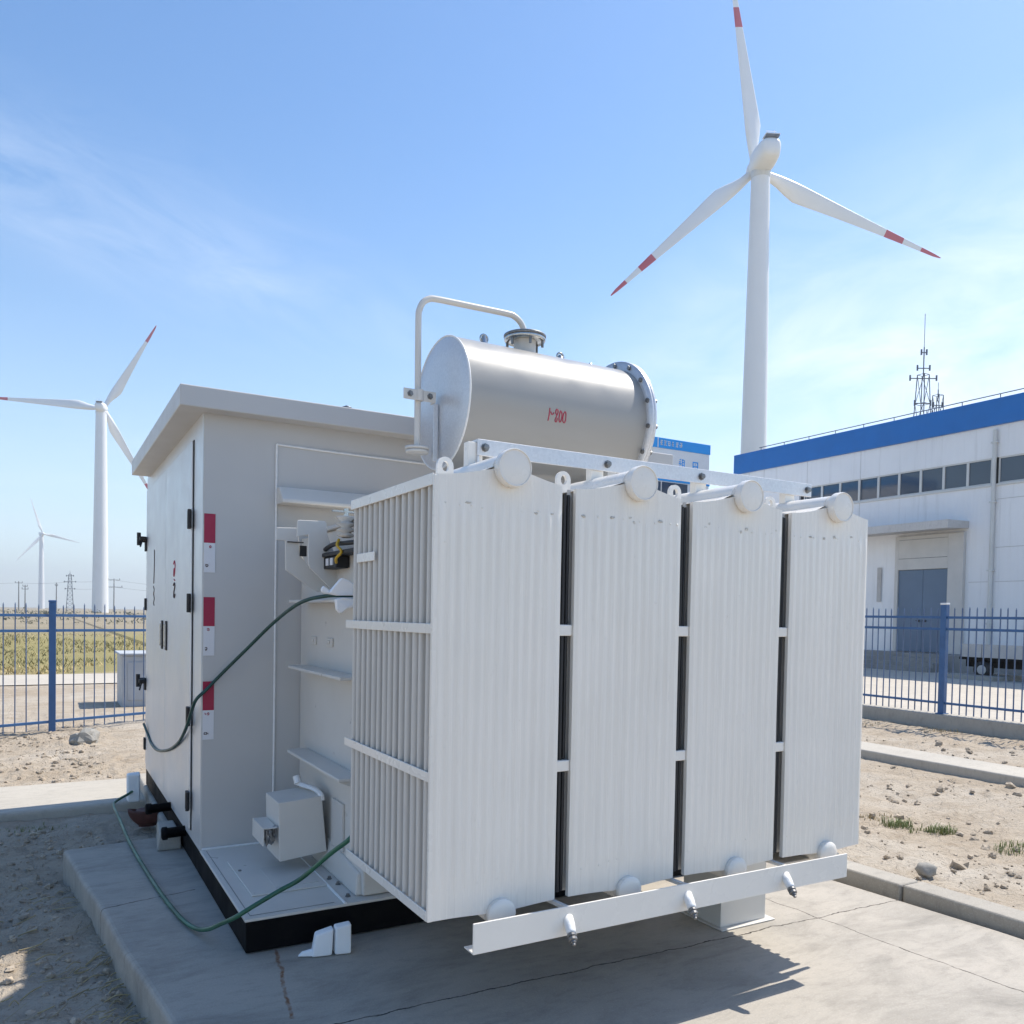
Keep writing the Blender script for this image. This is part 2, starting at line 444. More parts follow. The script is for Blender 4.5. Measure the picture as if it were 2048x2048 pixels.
# cabinet
m = MB(); m.box(.776,4.837,.1465,3.93,7.62,2.66)
cab = m.build('cabinet', [M['cab']], T, .004)
m = MB()
for pts in ([(1.172,4.832,.30),(1.173,4.832,1.0),(1.171,4.832,2.46)], [(1.171,4.832,2.46),(1.6,4.832,2.452),(2.3,4.832,2.447)]): m.tube(pts,.0065,8,4)
m.tube([(.78,4.83,.162),(1.0,4.83,.162),(1.45,4.83,.162)], .007, 8, 3)
m.build('weld_seam', M['weld'], cab)
# side cladding of bare sheet with two doors
m = MB(); m.box(.7715,4.845,.148,.7755,7.612,2.60); m.build('side_cladding', M['steel'], T)
doors = []
for i, (ya, yb) in enumerate(((5.145,6.285),(6.30,7.52))):
    m = MB(); m.box(.757,ya,.205,.7672,yb,2.485)
    d = m.build('cabinet_door', M['steel'], T, .004); doors.append(d)
    m = MB(); m.box(.7674,ya-.007,.198,.7713,yb+.007,2.492); m.build('door_gasket', M['rubber'], d)
for z in (2.03,1.54,.875,.375):
    m = MB(); m.box(.740,5.128,z-.055,.7565,5.185,z+.055); m.cyl((.744,5.122,z-.055),(.744,5.122,z+.055),.011,n=10)
    m.build('hinge', M['rubber'], doors[0], .003)
for z in (2.03,1.54,.875,.375):
    m = MB(); m.box(.742,7.472,z-.05,.7565,7.53,z+.05); m.build('hinge', M['rubber'], doors[1], .003)
for i, y in ((0,6.20),(1,6.42)):
    m = MB(); m.box(.748,y-.035,1.215,.7565,y+.035,1.42); m.build('handle', M['rubber'], doors[i], .006)
    m = MB(); m.bar((.742,y-.012,1.24),(.742,y-.012,1.40),.016,.012); m.build('handle_lever', M['chrome'], doors[i], .003)
for z in (2.08,.90):
    m = MB(); m.box(.70,7.51,z-.024,.757,7.56,z+.024); m.box(.70,7.44,z-.012,.745,7.50,z+.018); m.cyl((.70,7.535,z-.05),(.70,7.535,z+.055),.016,n=12); m.bar((.72,7.46,z-.01),(.70,7.42,z-.07),.012,.012)
    m.build('door_latch', M['rubber'], doors[1], .004)
def strokes(name, lines, mapf, r, mat, parent):
    m = MB()
    for L in lines: m.tube([mapf(u,v) for u,v in L], r, 6, 4)
    return m.build(name, mat, parent)
ff = lambda u,v: (.7555, 5.86-u, 1.70+v)
strokes('red_marking', [[(.0,.10),(.04,.12),(.07,.09),(.05,.04),(.01,.02),(.02,.07),(.06,.05)],[(.02,.0),(.06,-.01)]], ff, .004, M['redmark'], doors[0])
strokes('dark_marking', [[(.0,-.04),(.04,-.025),(.07,-.045),(.03,-.08),(.02,-.115),(.05,-.12),(.08,-.10)]], ff, .005, M['darkmark'], doors[0])
fg = lambda u,v: (.7555, 6.97-u, 1.62+v)
strokes('rust_streak', [[(.03,.34),(.03,.2),(.0,.08)],[(-.02,.06),(.03,.03),(.0,-.0),(.04,-.04),(.0,-.07),(.03,-.09)]], fg, .004, M['darkmark'], doors[1])
for z0, i in ((2.036,0),(1.573,1),(1.103,2)):
    m = MB()
    m.add([(.779,4.8345,z0-.162),(.839,4.8345,z0-.162),(.839,4.8345,z0),(.779,4.8345,z0)], [(0,1,2,3)], False, 0)
    m.add([(.779,4.8345,z0-.326),(.839,4.8345,z0-.326),(.839,4.8345,z0-.162),(.779,4.8345,z0-.162)], [(0,1,2,3)], False, 1)
    st = m.build('warning_sticker', [M['red'],M['sticker']], cab)
    fs = lambda u,v: (.779+u, 4.8335, z0-.162+v)
    strokes('red_emblem', [[[(.028,-.02),(.034,-.015),(.038,-.021),(.033,-.027),(.028,-.02)]],[[(.02,-.014),(.030,-.014),(.030,-.026)],[(.02,-.02),(.026,-.024)]],[[(.012,-.014),(.016,-.024)],[(.022,-.022),(.030,-.013),(.034,-.022),(.026,-.027)]]][i], fs, .0022, M['redmark'], st)
    strokes('dark_glyph', [[[(.010,-.118),(.012,-.132),(.022,-.128),(.018,-.120),(.011,-.124)]],[[(.010,-.12),(.018,-.118),(.020,-.128),(.012,-.136)],[(.010,-.13),(.016,-.128)]],[[(.009,-.124),(.022,-.124)],[(.009,-.134),(.022,-.134)],[(.009,-.124),(.009,-.136)],[(.022,-.122),(.022,-.136)],[(.028,-.126),(.030,-.134)]]][i], fs, .002, M['darkmark'], st)
# roof with deep fascia
m = MB()
x0,x1,y0,y1 = .633,4.02,4.717,7.42
m.hexa([(x0,y0,2.588),(x1,y0,2.588),(x1,y1,2.588),(x0,y1,2.588)], [(x0,y0,2.702),(x1,y0,2.702),(x1,y1,2.705),(x0,y1,2.705)])
roof = m.build('roof', M['cab'], T, .006)
m = MB(); m.box(1.52,4.78,2.704,1.66,4.86,2.716); m.lathe((1.58,4.82,2.716),(0,0,1),[(.03,0),(.03,.012),(.012,.014),(.012,.02),(0,.02)],10)
m.build('roof_lug', M['bolt'], roof, .002)

# tank body
m = MB(); m.box(1.322,3.70,.160,3.12,4.834,1.93); m.box(1.30,3.268,.50,3.2,3.699,1.93)  # second box: unseen extension added to block sun behind the radiators
tank = m.build('tank', M['grey'], T, .01, 3)
for z in (1.565,1.20,.725):
    m = MB(); m.prism([(1.20,3.71,z),(1.20,4.64,z),(1.235,4.67,z),(1.321,4.67,z),(1.321,3.71,z)], (0,0,-.016))
    m.prism([(1.205,3.72,z-.017),(1.321,3.72,z-.017),(1.321,3.72,z-.07)], (0,.92,0)) if z < 1 else None
    m.build('tank_rib', M['grey'], tank, .004)
m = MB(); m.prism([(1.175,4.835,2.215),(1.175,4.79,2.215),(1.175,4.70,2.135),(1.175,4.70,2.115),(1.175,4.835,2.115)], (.72,0,0)); m.build('tank_hood', M['grey'], T, .006)
m = MB(); m.box(1.30,3.30,1.931,3.14,4.70,1.95); m.build('tank_cover', M['grey'], tank, .004)
for (y, w) in ((4.60,.10),(4.30,.10)):
    m = MB(); m.box(1.312,y-w,1.32,1.3215,y,1.365); m.box(1.306,y-w*.7,1.335,1.3125,y-w*.3,1.352); m.build('name_plate', M['grey'], tank, .003)
# guard plates in front of the bushings
pA = [(1.047,1.932),(1.155,1.937),(1.17,1.80),(1.23,1.72),(1.345,1.63),(1.30,1.607),(1.265,1.607),(1.224,1.627),(1.095,1.716),(1.091,1.865),(1.047,1.868)]
m = MB(); m.prism([(x,4.30,z) for x,z in pA], (0,.012,0)); m.build('guard_plate', M['grey'], T, .003)
k = lambda x,z: (x*.965, 4.15, 1.5+(z-1.5)*.965)
pB = [(1.153,1.890),(1.153,1.972),(1.163,1.979),(1.300,1.982),(1.307,1.972),(1.315,1.905),(1.36,1.80),(1.395,1.70),(1.345,1.618),(1.221,1.731),(1.212,1.76),(1.212,1.905),(1.19,1.90)]
m = MB(); m.prism([k(x,z) for x,z in pB], (0,.012,0)); m.build('guard_plate', M['grey'], T, .003)
m = MB(); m.box(1.165,4.285,1.79,1.20,4.299,1.845); m.box(1.10,4.29,1.858,1.185,4.298,1.864); m.build('plate_clip', M['rubber'], T, .002)
# bushings and terminals on the tank side
m = MB(); m.lathe((1.27,3.86,1.86),(0,0,1),[(.02,0),(.045,.01),(.02,.025),(.05,.035),(.022,.05),(.055,.065),(.02,.075),(.05,.095),(.05,.10),(0,.10)],20)
bsh = m.build('bushing', M['porcelain'], T)
m = MB(); m.cyl((1.27,3.86,1.955),(1.27,3.86,2.0),.012,n=10); m.bar((1.20,3.86,1.985),(1.34,3.86,1.985),.02,.008); m.build('bushing_cap', M['chrome'], bsh)
m = MB(); m.box(1.24,3.62,1.78,1.318,4.16,1.80); m.box(1.25,3.95,1.72,1.316,4.16,1.779); m.tube([(1.26,4.2,1.815),(1.25,4.0,1.835),(1.25,3.8,1.83),(1.27,3.55,1.825)],.012,8)
tb = m.build('terminal_box', M['rubber'], T, .004)
for y in (3.99,4.06):
    m = MB(); m.box(1.244,y,1.735,1.2495,y+.04,1.77); m.build('terminal_label', M['sticker'], tb)
m = MB(); m.tube([(1.235,3.86,1.85),(1.22,3.84,1.82),(1.235,3.82,1.79),(1.22,3.85,1.76),(1.23,3.88,1.74)],.007,6); m.build('cable_tie', M['yellow'], tb)

# radiators
RX = [1.0995,1.6438,2.1881,2.7324]; RW = .4866; RY0 = 2.4457; RY1 = 3.26; RZ0 = .4922; RZ1 = 1.9632
NFL = 13
def front_panel(x0, mb, y, thick, fancy=True):
    nx = NFL*6 if fancy else 2; nz = 40
    cx = x0+RW*.56
    def top(x):
        d = (x-cx)/.16
        return RZ1-.012+.045*math.exp(-d*d)
    def bot(x):
        d = (x-cx)/.13
        return RZ0+.004-.010*math.exp(-d*d)
    P = []
    for j in range(nz+1):
        t = j/nz
        t = t*t*(3-2*t)*.35+t*.65
        for i in range(nx+1):
            x = x0+RW*i/nx
            z = bot(x)+(top(x)-bot(x))*t
            u = (x-x0)/RW
            ramp = smooth(RZ0+.085,RZ0+.13,z)*(1-smooth(RZ1-.14,RZ1-.085,z))
            rim = smooth(0,.03,u)*(1-smooth(.97,1,u))
            fl = .5-.5*math.cos(2*math.pi*NFL*u)
            yy = y-(.0045*fl**.8*ramp*rim)*(1+.5*noise.noise(V((x*40,z*3,0))))-.0015*rim
            yy += .0025*noise.noise(V((x*5,z*2.2,x0)))
            P.append((x, yy, z))
    F = [(j*(nx+1)+i, j*(nx+1)+i+1, (j+1)*(nx+1)+i+1, (j+1)*(nx+1)+i) for j in range(nz) for i in range(nx)]
    mb.add(P, F, True)
    # rim and back
    n = nx+1
    border = [i for i in range(n)]+[j*n+nx for j in range(1,nz+1)]+[nz*n+i for i in range(nx-1,-1,-1)]+[j*n for j in range(nz-1,0,-1)]
    bp = [V(P[i]) for i in border]; L = len(bp)
    bk = [V((p.x, y+thick, p.z)) for p in bp]
    mb.add(bp+bk, [(i, L+i, L+(i+1)%L, (i+1)%L) for i in range(L)], False)
    mb.add(bk, [list(range(L))[::-1]], False)
for ri, x0 in enumerate(RX):
    rnd = random.Random(ri)
    cx = x0+RW*.56
    m = MB(); NP = 15; pitch = (RY1-RY0-.02)/(NP-1)
    for kpanel in range(1, NP):
        y = RY0+kpanel*pitch
        # pressed panel seen edge-on: a core with rounded swollen channels
        prof = [(0,-.003),(.004,-.009),(.012,-.011),(RW*.5,-.009),(RW-.012,-.011),(RW-.004,-.009),(RW,-.003),(RW,.003),(RW-.004,.009),(RW-.012,.011),(RW*.5,.009),(.012,.011),(.004,.009),(0,.003)]
        b = [(x0+px, y+py*(1+.15*rnd.uniform(-1,1)), RZ0+.012) for px,py in prof]
        dx = rnd.uniform(-.0015,.0015); dy = rnd.uniform(-.0025,.0025)
        mid = [(p[0]+dx, p[1]+dy, (RZ0+RZ1)/2+rnd.uniform(-.2,.2)) for p in b]
        tp = [(p[0], p[1], RZ1-.006) for p in b]
        n = len(b)
        m.add(b+mid+tp, [(i,(i+1)%n,n+(i+1)%n,n+i) for i in range(n)]+[(n+i,n+(i+1)%n,2*n+(i+1)%n,2*n+i) for i in range(n)], True)
        m.add(tp, [list(range(n))]); m.add(b, [list(range(n))[::-1]])
    m.box(x0+RW*.5-.004,RY0+.022,RZ0+.015,x0+RW*.5+.004,RY1-.02,RZ1-.02)   # unseen plate added inside the bank to stop sun between the fins
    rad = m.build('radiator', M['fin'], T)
    m = MB(); front_panel(x0, m, RY0, .018)
    for j in range(NFL):
        u = x0+RW*(j+.5)/NFL
        if rnd.random() < .75: m.blob((u+rnd.uniform(-.006,.006), RY0-.003, RZ0+.10+rnd.uniform(-.006,.006)+.02*(j/NFL)), (.0032,.002,.0032), .2, 0, j)
        if rnd.random() < .55: m.blob((u+rnd.uniform(-.006,.006), RY0-.003, RZ1-.105+rnd.uniform(-.006,.006)), (.004,.002,.0045), .2, 0, j)
    for j in range(14):
        m.blob((x0+rnd.uniform(.03,RW-.03), RY0-.0055, rnd.uniform(RZ0+.2,RZ1-.2)), (.0016,.0012,.003), .3, 0, j)
    fp = m.build('front_panel', M['rad'], rad)
    for j in range(5):
        m = MB(); m.blob((x0+rnd.uniform(.03,RW-.03), RY0-.0022, RZ1-.098+rnd.uniform(-.012,.012)), (rnd.uniform(.004,.010),.0012,rnd.uniform(.003,.006)), .6, 1, j+ri*9, smooth=True)
        m.build('weld_stain', M['stain'], fp)
    # sloped shoulder from panel tops to the header pipe
    m = MB()
    n = 16; A = []; 
    for i in range(n+1):
        x = x0+.004+(RW-.008)*i/n; d = (x-cx)/.125
        A.append((x, RZ1-.014+.062*math.exp(-d*d)+.003*noise.noise(V((x*20,ri,0)))))
    Pp = []; ny = 10
    for j in range(ny+1):
        y = RY0+.012+(RY1-RY0-.02)*j/ny
        for (x,z) in A: Pp.append((x, y, z+.004*noise.noise(V((x*16,y*16,ri)))))
    m.add(Pp, [(j*(n+1)+i, j*(n+1)+i+1, (j+1)*(n+1)+i+1, (j+1)*(n+1)+i) for j in range(ny) for i in range(n)], True)
    m.build('top_shoulder', M['smooth'], rad)
    hz = 1.995
    m = MB(); m.tube([(cx,RY0+.02,hz),(cx,RY0+.4,hz+.003),(cx,3.30,hz+.002)], .0545, 24, 3); m.build('header_pipe', M['smooth'], rad)
    m = MB(); m.lathe((cx,RY0+.03,hz),(0,-1,0),[(.05,0),(.056,.03),(.0625,.036)],36); m.lathe((cx,RY0+.03,hz),(0,-1,0),[(.0625,.036),(.0645,.040),(.0645,.066),(.0625,.072)],36); m.lathe((cx,RY0+.03,hz),(0,-1,0),[(.0625,.072),(.0595,.073),(.0585,.0695)],36); m.lathe((cx,RY0+.03,hz),(0,-1,0),[(.0585,.0695),(.04,.0715),(.02,.0725),(0,.073)],36); m.build('end_cap', M['smooth'], rad)
    lz = .484
    m = MB(); m.tube([(cx-.01,RY0+.02,lz),(cx-.01,3.30,lz)], .047, 20, 1); m.build('header_pipe', M['smooth'], rad)
    m = MB(); m.lathe((cx-.01,RY0+.03,lz),(0,-1,0),[(.046,0),(.05,.03),(.053,.036),(.053,.052)],30); m.lathe((cx-.01,RY0+.03,lz),(0,-1,0),[(.053,.052),(.048,.057),(.03,.060),(0,.061)],30); m.build('end_cap', M['smooth'], rad)
    # lifting eye
    ex = x0+ (.115 if ri==0 else .06); ey = 2.62; ez = RZ1-.004
    m = MB(); pts = []
    for i in range(15):
        a = math.pi*i/14; pts.append((ex+.031*math.cos(a), ey, ez+.058+.03*math.sin(a)))
    outer = [(ex+.031,ey,ez-.015)]+pts+[(ex-.031,ey,ez-.015)]
    hole = [(ex+.013*math.cos(2*math.pi*i/16), ey, ez+.055+.018*math.sin(2*math.pi*i/16)) for i in range(16)]
    # build plate with hole as quads between matching rings
    ring = []
    for i in range(16):
        a = 2*math.pi*i/16; c_, s_ = math.cos(a), math.sin(a)
        rr = .031 if s_ >= 0 else .031
        px, pz = ex+.031*c_, ez+.057+(.031*s_ if s_>=0 else .07*s_)
        if s_ < 0: px = ex+.031*(1 if c_>0 else -1)*min(1,abs(c_)*2.0+ .0)
        ring.append((px,ey,pz))
    for off, rev in ((0,False),(.014,True)):
        vs = [(p[0],p[1]+off,p[2]) for p in ring]+[(p[0],p[1]+off,p[2]) for p in hole]
        fs = [(i,(i+1)%16,16+(i+1)%16,16+i) for i in range(16)]
        m.add(vs, [f[::-1] if rev else f for f in fs])
    for rg in (ring, hole):
        vs = [tuple(p) for p in rg]+[(p[0],p[1]+.014,p[2]) for p in rg]
        m.add(vs, [(i,(i+1)%16,16+(i+1)%16,16+i) for i in range(16)], True)
    m.build('lifting_eye', M['smooth'], rad)
    if ri == 0:
        xs = x0-.007
        for (za,zb,ya,yb) in ((RZ1-.045,RZ1-.006,RY0+.01,RY1+.005),(RZ0+.002,RZ0+.036,RY0+.01,RY1+.01),(1.437,1.470,RY0+.01,RY1+.05),(.952,.985,RY0+.01,RY1+.05),(1.70,1.735,2.985,3.185)):
            m = MB(); m.box(xs,ya,za,x0-.0012,yb,zb); m.build('brace_strap', M['smooth'], rad, .002)
        m = MB(); m.box(x0-.006,RY0-.003,RZ0+.002,x0+.012,RY0+.0115,RZ1-.012); m.build('corner_strip', M['smooth'], rad, .003)
    else:
        for z in (1.452,.968):
            m = MB(); m.box(x0-.062,RY0+.006,z-.020,x0-.001,RY0+.030,z+.020); m.box(x0-.066,RY0+.002,z-.024,x0-.054,RY0+.034,z+.024); m.build('tie_clip', M['smooth'], rad, .004)
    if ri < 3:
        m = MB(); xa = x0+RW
        m.box(xa+.003,RY0+.034,RZ0+.02,xa+.055,RY0+.05,RZ1-.03); m.cyl((xa+.024,RY0+.024,RZ0+.02),(xa+.024,RY0+.024,RZ1-.03),.008,n=8); m.cyl((xa+.043,RY0+.028,RZ0+.02),(xa+.043,RY0+.028,RZ1-.03),.006,n=8)  # dark sheet and rods added to make the gaps look shaded
        m.build('gap_shade_sheet', M['gapshade'], rad)
    if ri < 3: m = MB(); m.bar((x0+RW-.01,RY0+.05,RZ0-.005),(x0+RW+.03,2.36,.475),.018,.012); m.build('stay_bracket', M['grey'], rad)

# rail on top of the header pipes
m = MB()
m.box(1.375,2.692,2.082,3.135,2.700,2.142); m.box(1.375,2.692,2.04,1.383,2.73,2.0815); m.box(1.375,2.7005,2.132,3.135,2.745,2.142)
rail = m.build('top_rail', M['galv'], T, .002)
for x, z in ((1.405,2.112),(1.955,2.110),(2.45,2.110),(3.105,2.112)):
    m = MB(); m.lathe((x,2.692,z),(0,-1,0),[(.016,0),(.016,.004),(.011,.004),(.011,.016),(0,.017)],8,smooth=False); m.build('rail_bolt', M['bolt'], rail)
for ri, x0 in enumerate(RX):
    cx = x0+RW*.56
    m = MB(); m.box(cx-.03,2.703,2.03,cx+.03,2.741,2.131); m.build('rail_saddle', M['smooth'], rail, .003)
# beam under the radiators with drain valves
m = MB(); m.box(1.207,2.334,.407,3.003,2.341,.508); m.box(1.207,2.3415,.407,3.003,2.40,.413)
beam = m.build('bottom_beam', M['smooth'], T, .0015)
for x in (1.572,2.108,2.629):
    p0 = V((x,2.334,.462)); d = V((-.22,-.72,-.62)).normalized()
    m = MB(); m.lathe(p0-d*.01, d, [(0,0),(.018,0),(.019,.03),(.017,.055),(.015,.062),(0,.062)],16)
    v = m.build('drain_valve', M['weld'], beam)
    m = MB(); m.lathe(p0+d*.053, d, [(.013,0),(.017,.003),(.017,.010),(.013,.012),(.016,.016),(.016,.024),(.010,.026),(.010,.032),(.006,.033),(.006,.042),(0,.042)],12,smooth=False); m.build('valve_cap', M['bolt'], v)
# support foot
m = MB(); m.box(2.86,2.93,.008,3.16,2.938,.44); m.box(2.86,2.9385,.008,2.868,3.20,.44); m.box(2.84,2.90,.0015,3.20,3.22,.0075); m.box(2.80,2.5,.44,3.16,3.22,.448)
m.build('support_foot', M['grey'], T, .002)

# conservator
CX0, CX1, CY, CZ, CR = 1.822, 2.93, 4.0, 2.609, .342
m = MB(); m.lathe((CX0,CY,CZ),(1,0,0),[(CR,.0),(CR,.004),(CR,.35),(CR,.75),(CR,CX1-CX0)],72)
m.add([], [])
con = m.build('conservator', paint('conservator_enamel',(.335,.328,.312),.38,var=.02,bump=.04,bs=30,coat=.2), T)
m = MB(); m.lathe((CX0+.002,CY,CZ),(-1,0,0),[(CR+.002,0),(CR*.98,.004),(CR*.7,.012),(CR*.35,.016),(0,.018)],72); m.build('end_plate', M['galv'], con)
m = MB(); m.tube([(CX0+.001,CY+CR*math.cos(a),CZ+CR*math.sin(a)) for a in [2*math.pi*i/48 for i in range(49)]], .0055, 6, 1); m.build('end_seam', M['weld'], con)
m = MB(); m.lathe((CX1-.012,CY,CZ),(1,0,0),[(CR,0),(.390,0),(.390,.014),(.388,.0155),(.388,.018),(.390,.0195),(.390,.034),(.384,.038),(0,.05)],72)
fl = m.build('end_flange', M['galv'], con)
for i in range(16):
    m = MB(); a = 2*math.pi*i/16+.12; y, z = CY+.366*math.cos(a), CZ+.366*math.sin(a)
    m.lathe((CX1-.012,y,z),(-1,0,0),[(.013,0),(.013,.012),(0,.013)],6,smooth=False); m.lathe((CX1+.022,y,z),(1,0,0),[(.013,0),(.013,.02),(0,.021)],6,smooth=False); m.build('flange_bolt', M['bolt'], fl)
m = MB(); m.lathe((2.325,CY,2.93),(0,0,1),[(.062,0),(.062,.095)],28); nk = m.build('filler_neck', M['grey'], con)
m = MB(); m.lathe((2.325,CY,3.022),(0,0,1),[(.06,0),(.112,0),(.115,.004),(.115,.014),(.112,.018),(0,.018)],36); m.build('neck_flange', M['chrome'], nk)
m = MB(); m.lathe((2.325,CY,3.0405),(0,0,1),[(0,0),(.116,0),(.118,.003),(.118,.012),(.11,.016),(0,.016)],36); m.build('neck_cover', M['bolt'], nk)
for i in range(6):
    a = i*math.pi/3+.3; m = MB(); m.cyl((2.325+.1*math.cos(a),CY+.1*math.sin(a),2.985),(2.325+.1*math.cos(a),CY+.1*math.sin(a),3.022),.008,n=8); m.build('neck_bolt', M['bolt'], nk)
for x, h in ((2.07,.075),(2.56,.05)):
    m = MB(); m.lathe((x,CY,CZ+CR-.004),(0,0,1),[(.022,0),(.022,h*.3),(.018,h*.35),(.02,h*.6),(.011,h*.65),(.011,h*.8)],14)
    m.tube([(x+.022*math.cos(a),CY,CZ+CR+h*.55+.022*math.sin(a)) for a in [2*math.pi*i/12 for i in range(13)]],.006,6,1)
    m.build('lifting_eye', M['chrome'], con)
m = MB(); m.lathe((2.77,CY,CZ+CR-.004),(0,0,1),[(.014,0),(.014,.02),(.009,.022),(.009,.03),(0,.03)],10); m.build('vent_plug', M['chrome'], con)
# hand-written mark on the curved side
def cyl_pt(x, s):
    a = math.pi+.10-s/CR   # angle measured so that s rises upward on the camera side
    return (x, CY+(CR+.0008)*math.cos(a), CZ+(CR+.0008)*math.sin(a))
x0 = 2.285; U = .0105
mk = [[(0,3.2),(-.1,0),(-.3,-3)],[(.6,1.5),(1.4,.3),(2.2,.6),(2.5,1.3)],[(4.4,.2),(3.6,1.4),(3.8,2.9),(4.6,2.9),(4.9,1.6),(4.2,-.4),(3.7,-2.2),(4.2,-3),(4.8,-2.4),(4.8,-1)],[(6.4,2.8),(5.9,1),(5.9,-1.4),(6.6,-2.8),(7.3,-1.5),(7.3,1),(6.8,2.4)],[(9.0,2.6),(8.3,1.5),(8.0,-.6),(8.4,-2.3),(9.2,-2.8),(9.7,-1.6),(9.6,1.6),(9.0,2.6)]]
m = MB()
for L in mk: m.tube([cyl_pt(x0+u*U, v*U-.028) for u,v in L], .0032, 6, 4)
m.build('red_marking', M['redmark'], con)
# pipe loop
m = MB()
m.tube([(1.69,CY,2.36),(1.689,CY,2.7),(1.687,CY,3.02),(1.693,CY,3.075),(1.712,CY,3.115),(1.745,CY,3.138),(1.79,CY,3.146),(2.0,CY,3.150),(2.21,CY,3.153),(2.255,CY,3.147),(2.292,CY,3.125),(2.315,CY,3.09),(2.324,CY,3.05)], .0165, 16, 5)
pipe = m.build('breather_pipe', M['grey'], T)
m = MB(); m.lathe((1.69,CY,2.352),(0,0,1),[(0,0),(.062,0),(.064,.004),(.064,.012),(.06,.015),(.022,.016)],24); m.lathe((1.69,CY,2.334),(0,0,1),[(0,0),(.058,0),(.06,.004),(.06,.014),(0,.015)],24); m.build('pipe_flange', M['grey'], pipe)
m = MB(); m.box(1.60,CY-.03,2.60,1.78,CY-.022,2.655); m.box(1.772,CY-.0215,2.60,1.78,CY+.03,2.655); m.cyl((1.69,CY-.021,2.60),(1.69,CY-.021,2.655),.022,n=14)
br = m.build('pipe_bracket', M['grey'], pipe, .003)
for x in (1.635,1.745): m = MB(); m.lathe((x,CY-.03,2.628),(0,-1,0),[(.016,0),(.016,.006),(.010,.006),(.010,.014),(0,.014)],6,smooth=False); m.build('bracket_bolt', M['bolt'], br)
m = MB(); m.box(1.775,CY-.012,2.30,1.802,CY+.012,2.60); m.build('pipe_strut', M['galv'], pipe, .003)
# conservator cradle (hidden behind the rail)
m = MB()
for x in (2.0,2.75):
    m = MB(); m.box(x,3.78,1.951,x+.06,4.22,2.32); m.build('cradle', M['grey'], T, .004)

# junction boxes beside the tank
m = MB()
f = [(1.056,4.2,.225),(1.300,4.2,.250),(1.270,4.2,.544),(1.046,4.2,.527)]
bk = [(x-.004,4.46,z+.004) for x,y,z in f]
m.hexa([f[0],f[1],bk[1],bk[0]], [f[3],f[2],bk[2],bk[3]])
jb = m.build('junction_box', M['grey'], T, .004)
m = MB(); m.box(.972,4.205,.312,.978,4.45,.405); m.box(.9785,4.205,.398,1.045,4.45,.404); m.box(.9785,4.27,.312,1.045,4.276,.397); m.build('cable_entry_box', M['grey'], jb, .002)
m = MB(); m.blob((1.005,4.225,.355),(.02,.012,.035),.6,1,3); m.blob((1.03,4.23,.36),(.010,.012,.04),.5,1,6); m.build('entry_gland', M['bolt'], jb)
m = MB(); m.tube([(1.20,4.45,.575),(1.22,4.38,.572),(1.255,4.30,.565),(1.268,4.215,.55),(1.272,4.205,.52)], .014, 8, 4, flat=.5); m.cyl((1.205,4.42,.575),(1.20,4.44,.61),.02,n=10); m.build('earth_strap', M['weld'], jb)
m = MB(); m.box(1.308,3.98,.30,1.3215,4.16,.54); m.build('side_panel', M['fin'], T, .003)

# ------------------------------------------------------------------ cables and loose pieces
m = MB()
m.tube([(1.34,3.7,1.585),(1.257,3.78,1.582),(1.183,3.9,1.578),(1.117,4.1,1.545),(1.078,4.45,1.445),(.978,4.68,1.285),(.864,4.79,1.14),(.795,4.81,1.06),(.742,4.83,1.0),(.735,4.97,.902),(.733,5.15,.79),(.745,5.51,.667),(.748,5.97,.554),(.748,6.57,.457),(.748,6.98,.445),(.748,7.22,.483),(.735,7.42,.55)], .0095, 10, 6)
tag(m.build('cable', M['cable']), 'dark green cable sagging from the foam wrap across the cabinet corner', 'cable')
m = MB()
m.tube([(.655,7.30,.03),(.60,7.2,.02),(.50,7.0,.015),(.476,6.85,.010),(.482,6.376,.011),(.492,5.667,.013),(.535,4.783,.013),(.579,4.261,.014),(.618,4.03,.022),(.655,3.89,.055),(.695,3.77,.115),(.735,3.67,.17),(.80,3.64,.215),(.91,3.63,.27),(1.0,3.60,.322),(1.08,3.444,.461),(1.12,3.34,.537),(1.15,3.33,.57)], .0105, 10, 6)
tag(m.build('cable', M['cable2']), 'green cable looping over the pad and up behind the radiator foot', 'cable')
def lump(name, box, jit, mat, label, cat, bevel=.012, seed=0, group=None):
    x0,y0,z0,x1,y1,z1 = box; rnd = random.Random(seed)
    m = MB(); nx = 3
    j = lambda: rnd.uniform(-jit,jit)
    m.hexa([(x0+j(),y0+j(),z0),(x1+j(),y0+j(),z0),(x1+j(),y1+j(),z0),(x0+j(),y1+j(),z0)], [(x0+j(),y0+j(),z1+j()),(x1+j(),y0+j(),z1+j()),(x1+j(),y1+j(),z1+j()),(x0+j(),y1+j(),z1+j())])
    return tag(m.build(name, mat, bevel=bevel, bseg=3), label, cat, group)
lump('foam_block', (.60,7.26,-.06,.70,7.36,.165), .006, M['foam'], 'white upright foam block at the far left foot of the steel cabinet', 'foam block', .014, 2)
m = MB()
m.hexa([(1.02,3.49,.003),(1.105,3.475,.003),(1.115,3.54,.003),(1.03,3.55,.003)],[(1.035,3.495,.095),(1.112,3.478,.118),(1.12,3.53,.118),(1.045,3.54,.10)])
m.hexa([(1.118,3.472,.003),(1.186,3.458,.003),(1.192,3.50,.003),(1.122,3.53,.003)],[(1.12,3.474,.120),(1.186,3.460,.134),(1.192,3.51,.134),(1.126,3.53,.122)])
m.hexa([(.965,3.525,.003),(1.03,3.495,.003),(1.03,3.53,.003),(.975,3.55,.003)],[(.985,3.525,.022),(1.03,3.50,.034),(1.03,3.525,.034),(.99,3.54,.022)])
tag(m.build('foam_block', M['foam'], bevel=.014, bseg=3), 'broken white foam piece lying on the pad before the black base', 'foam block')
m = MB()
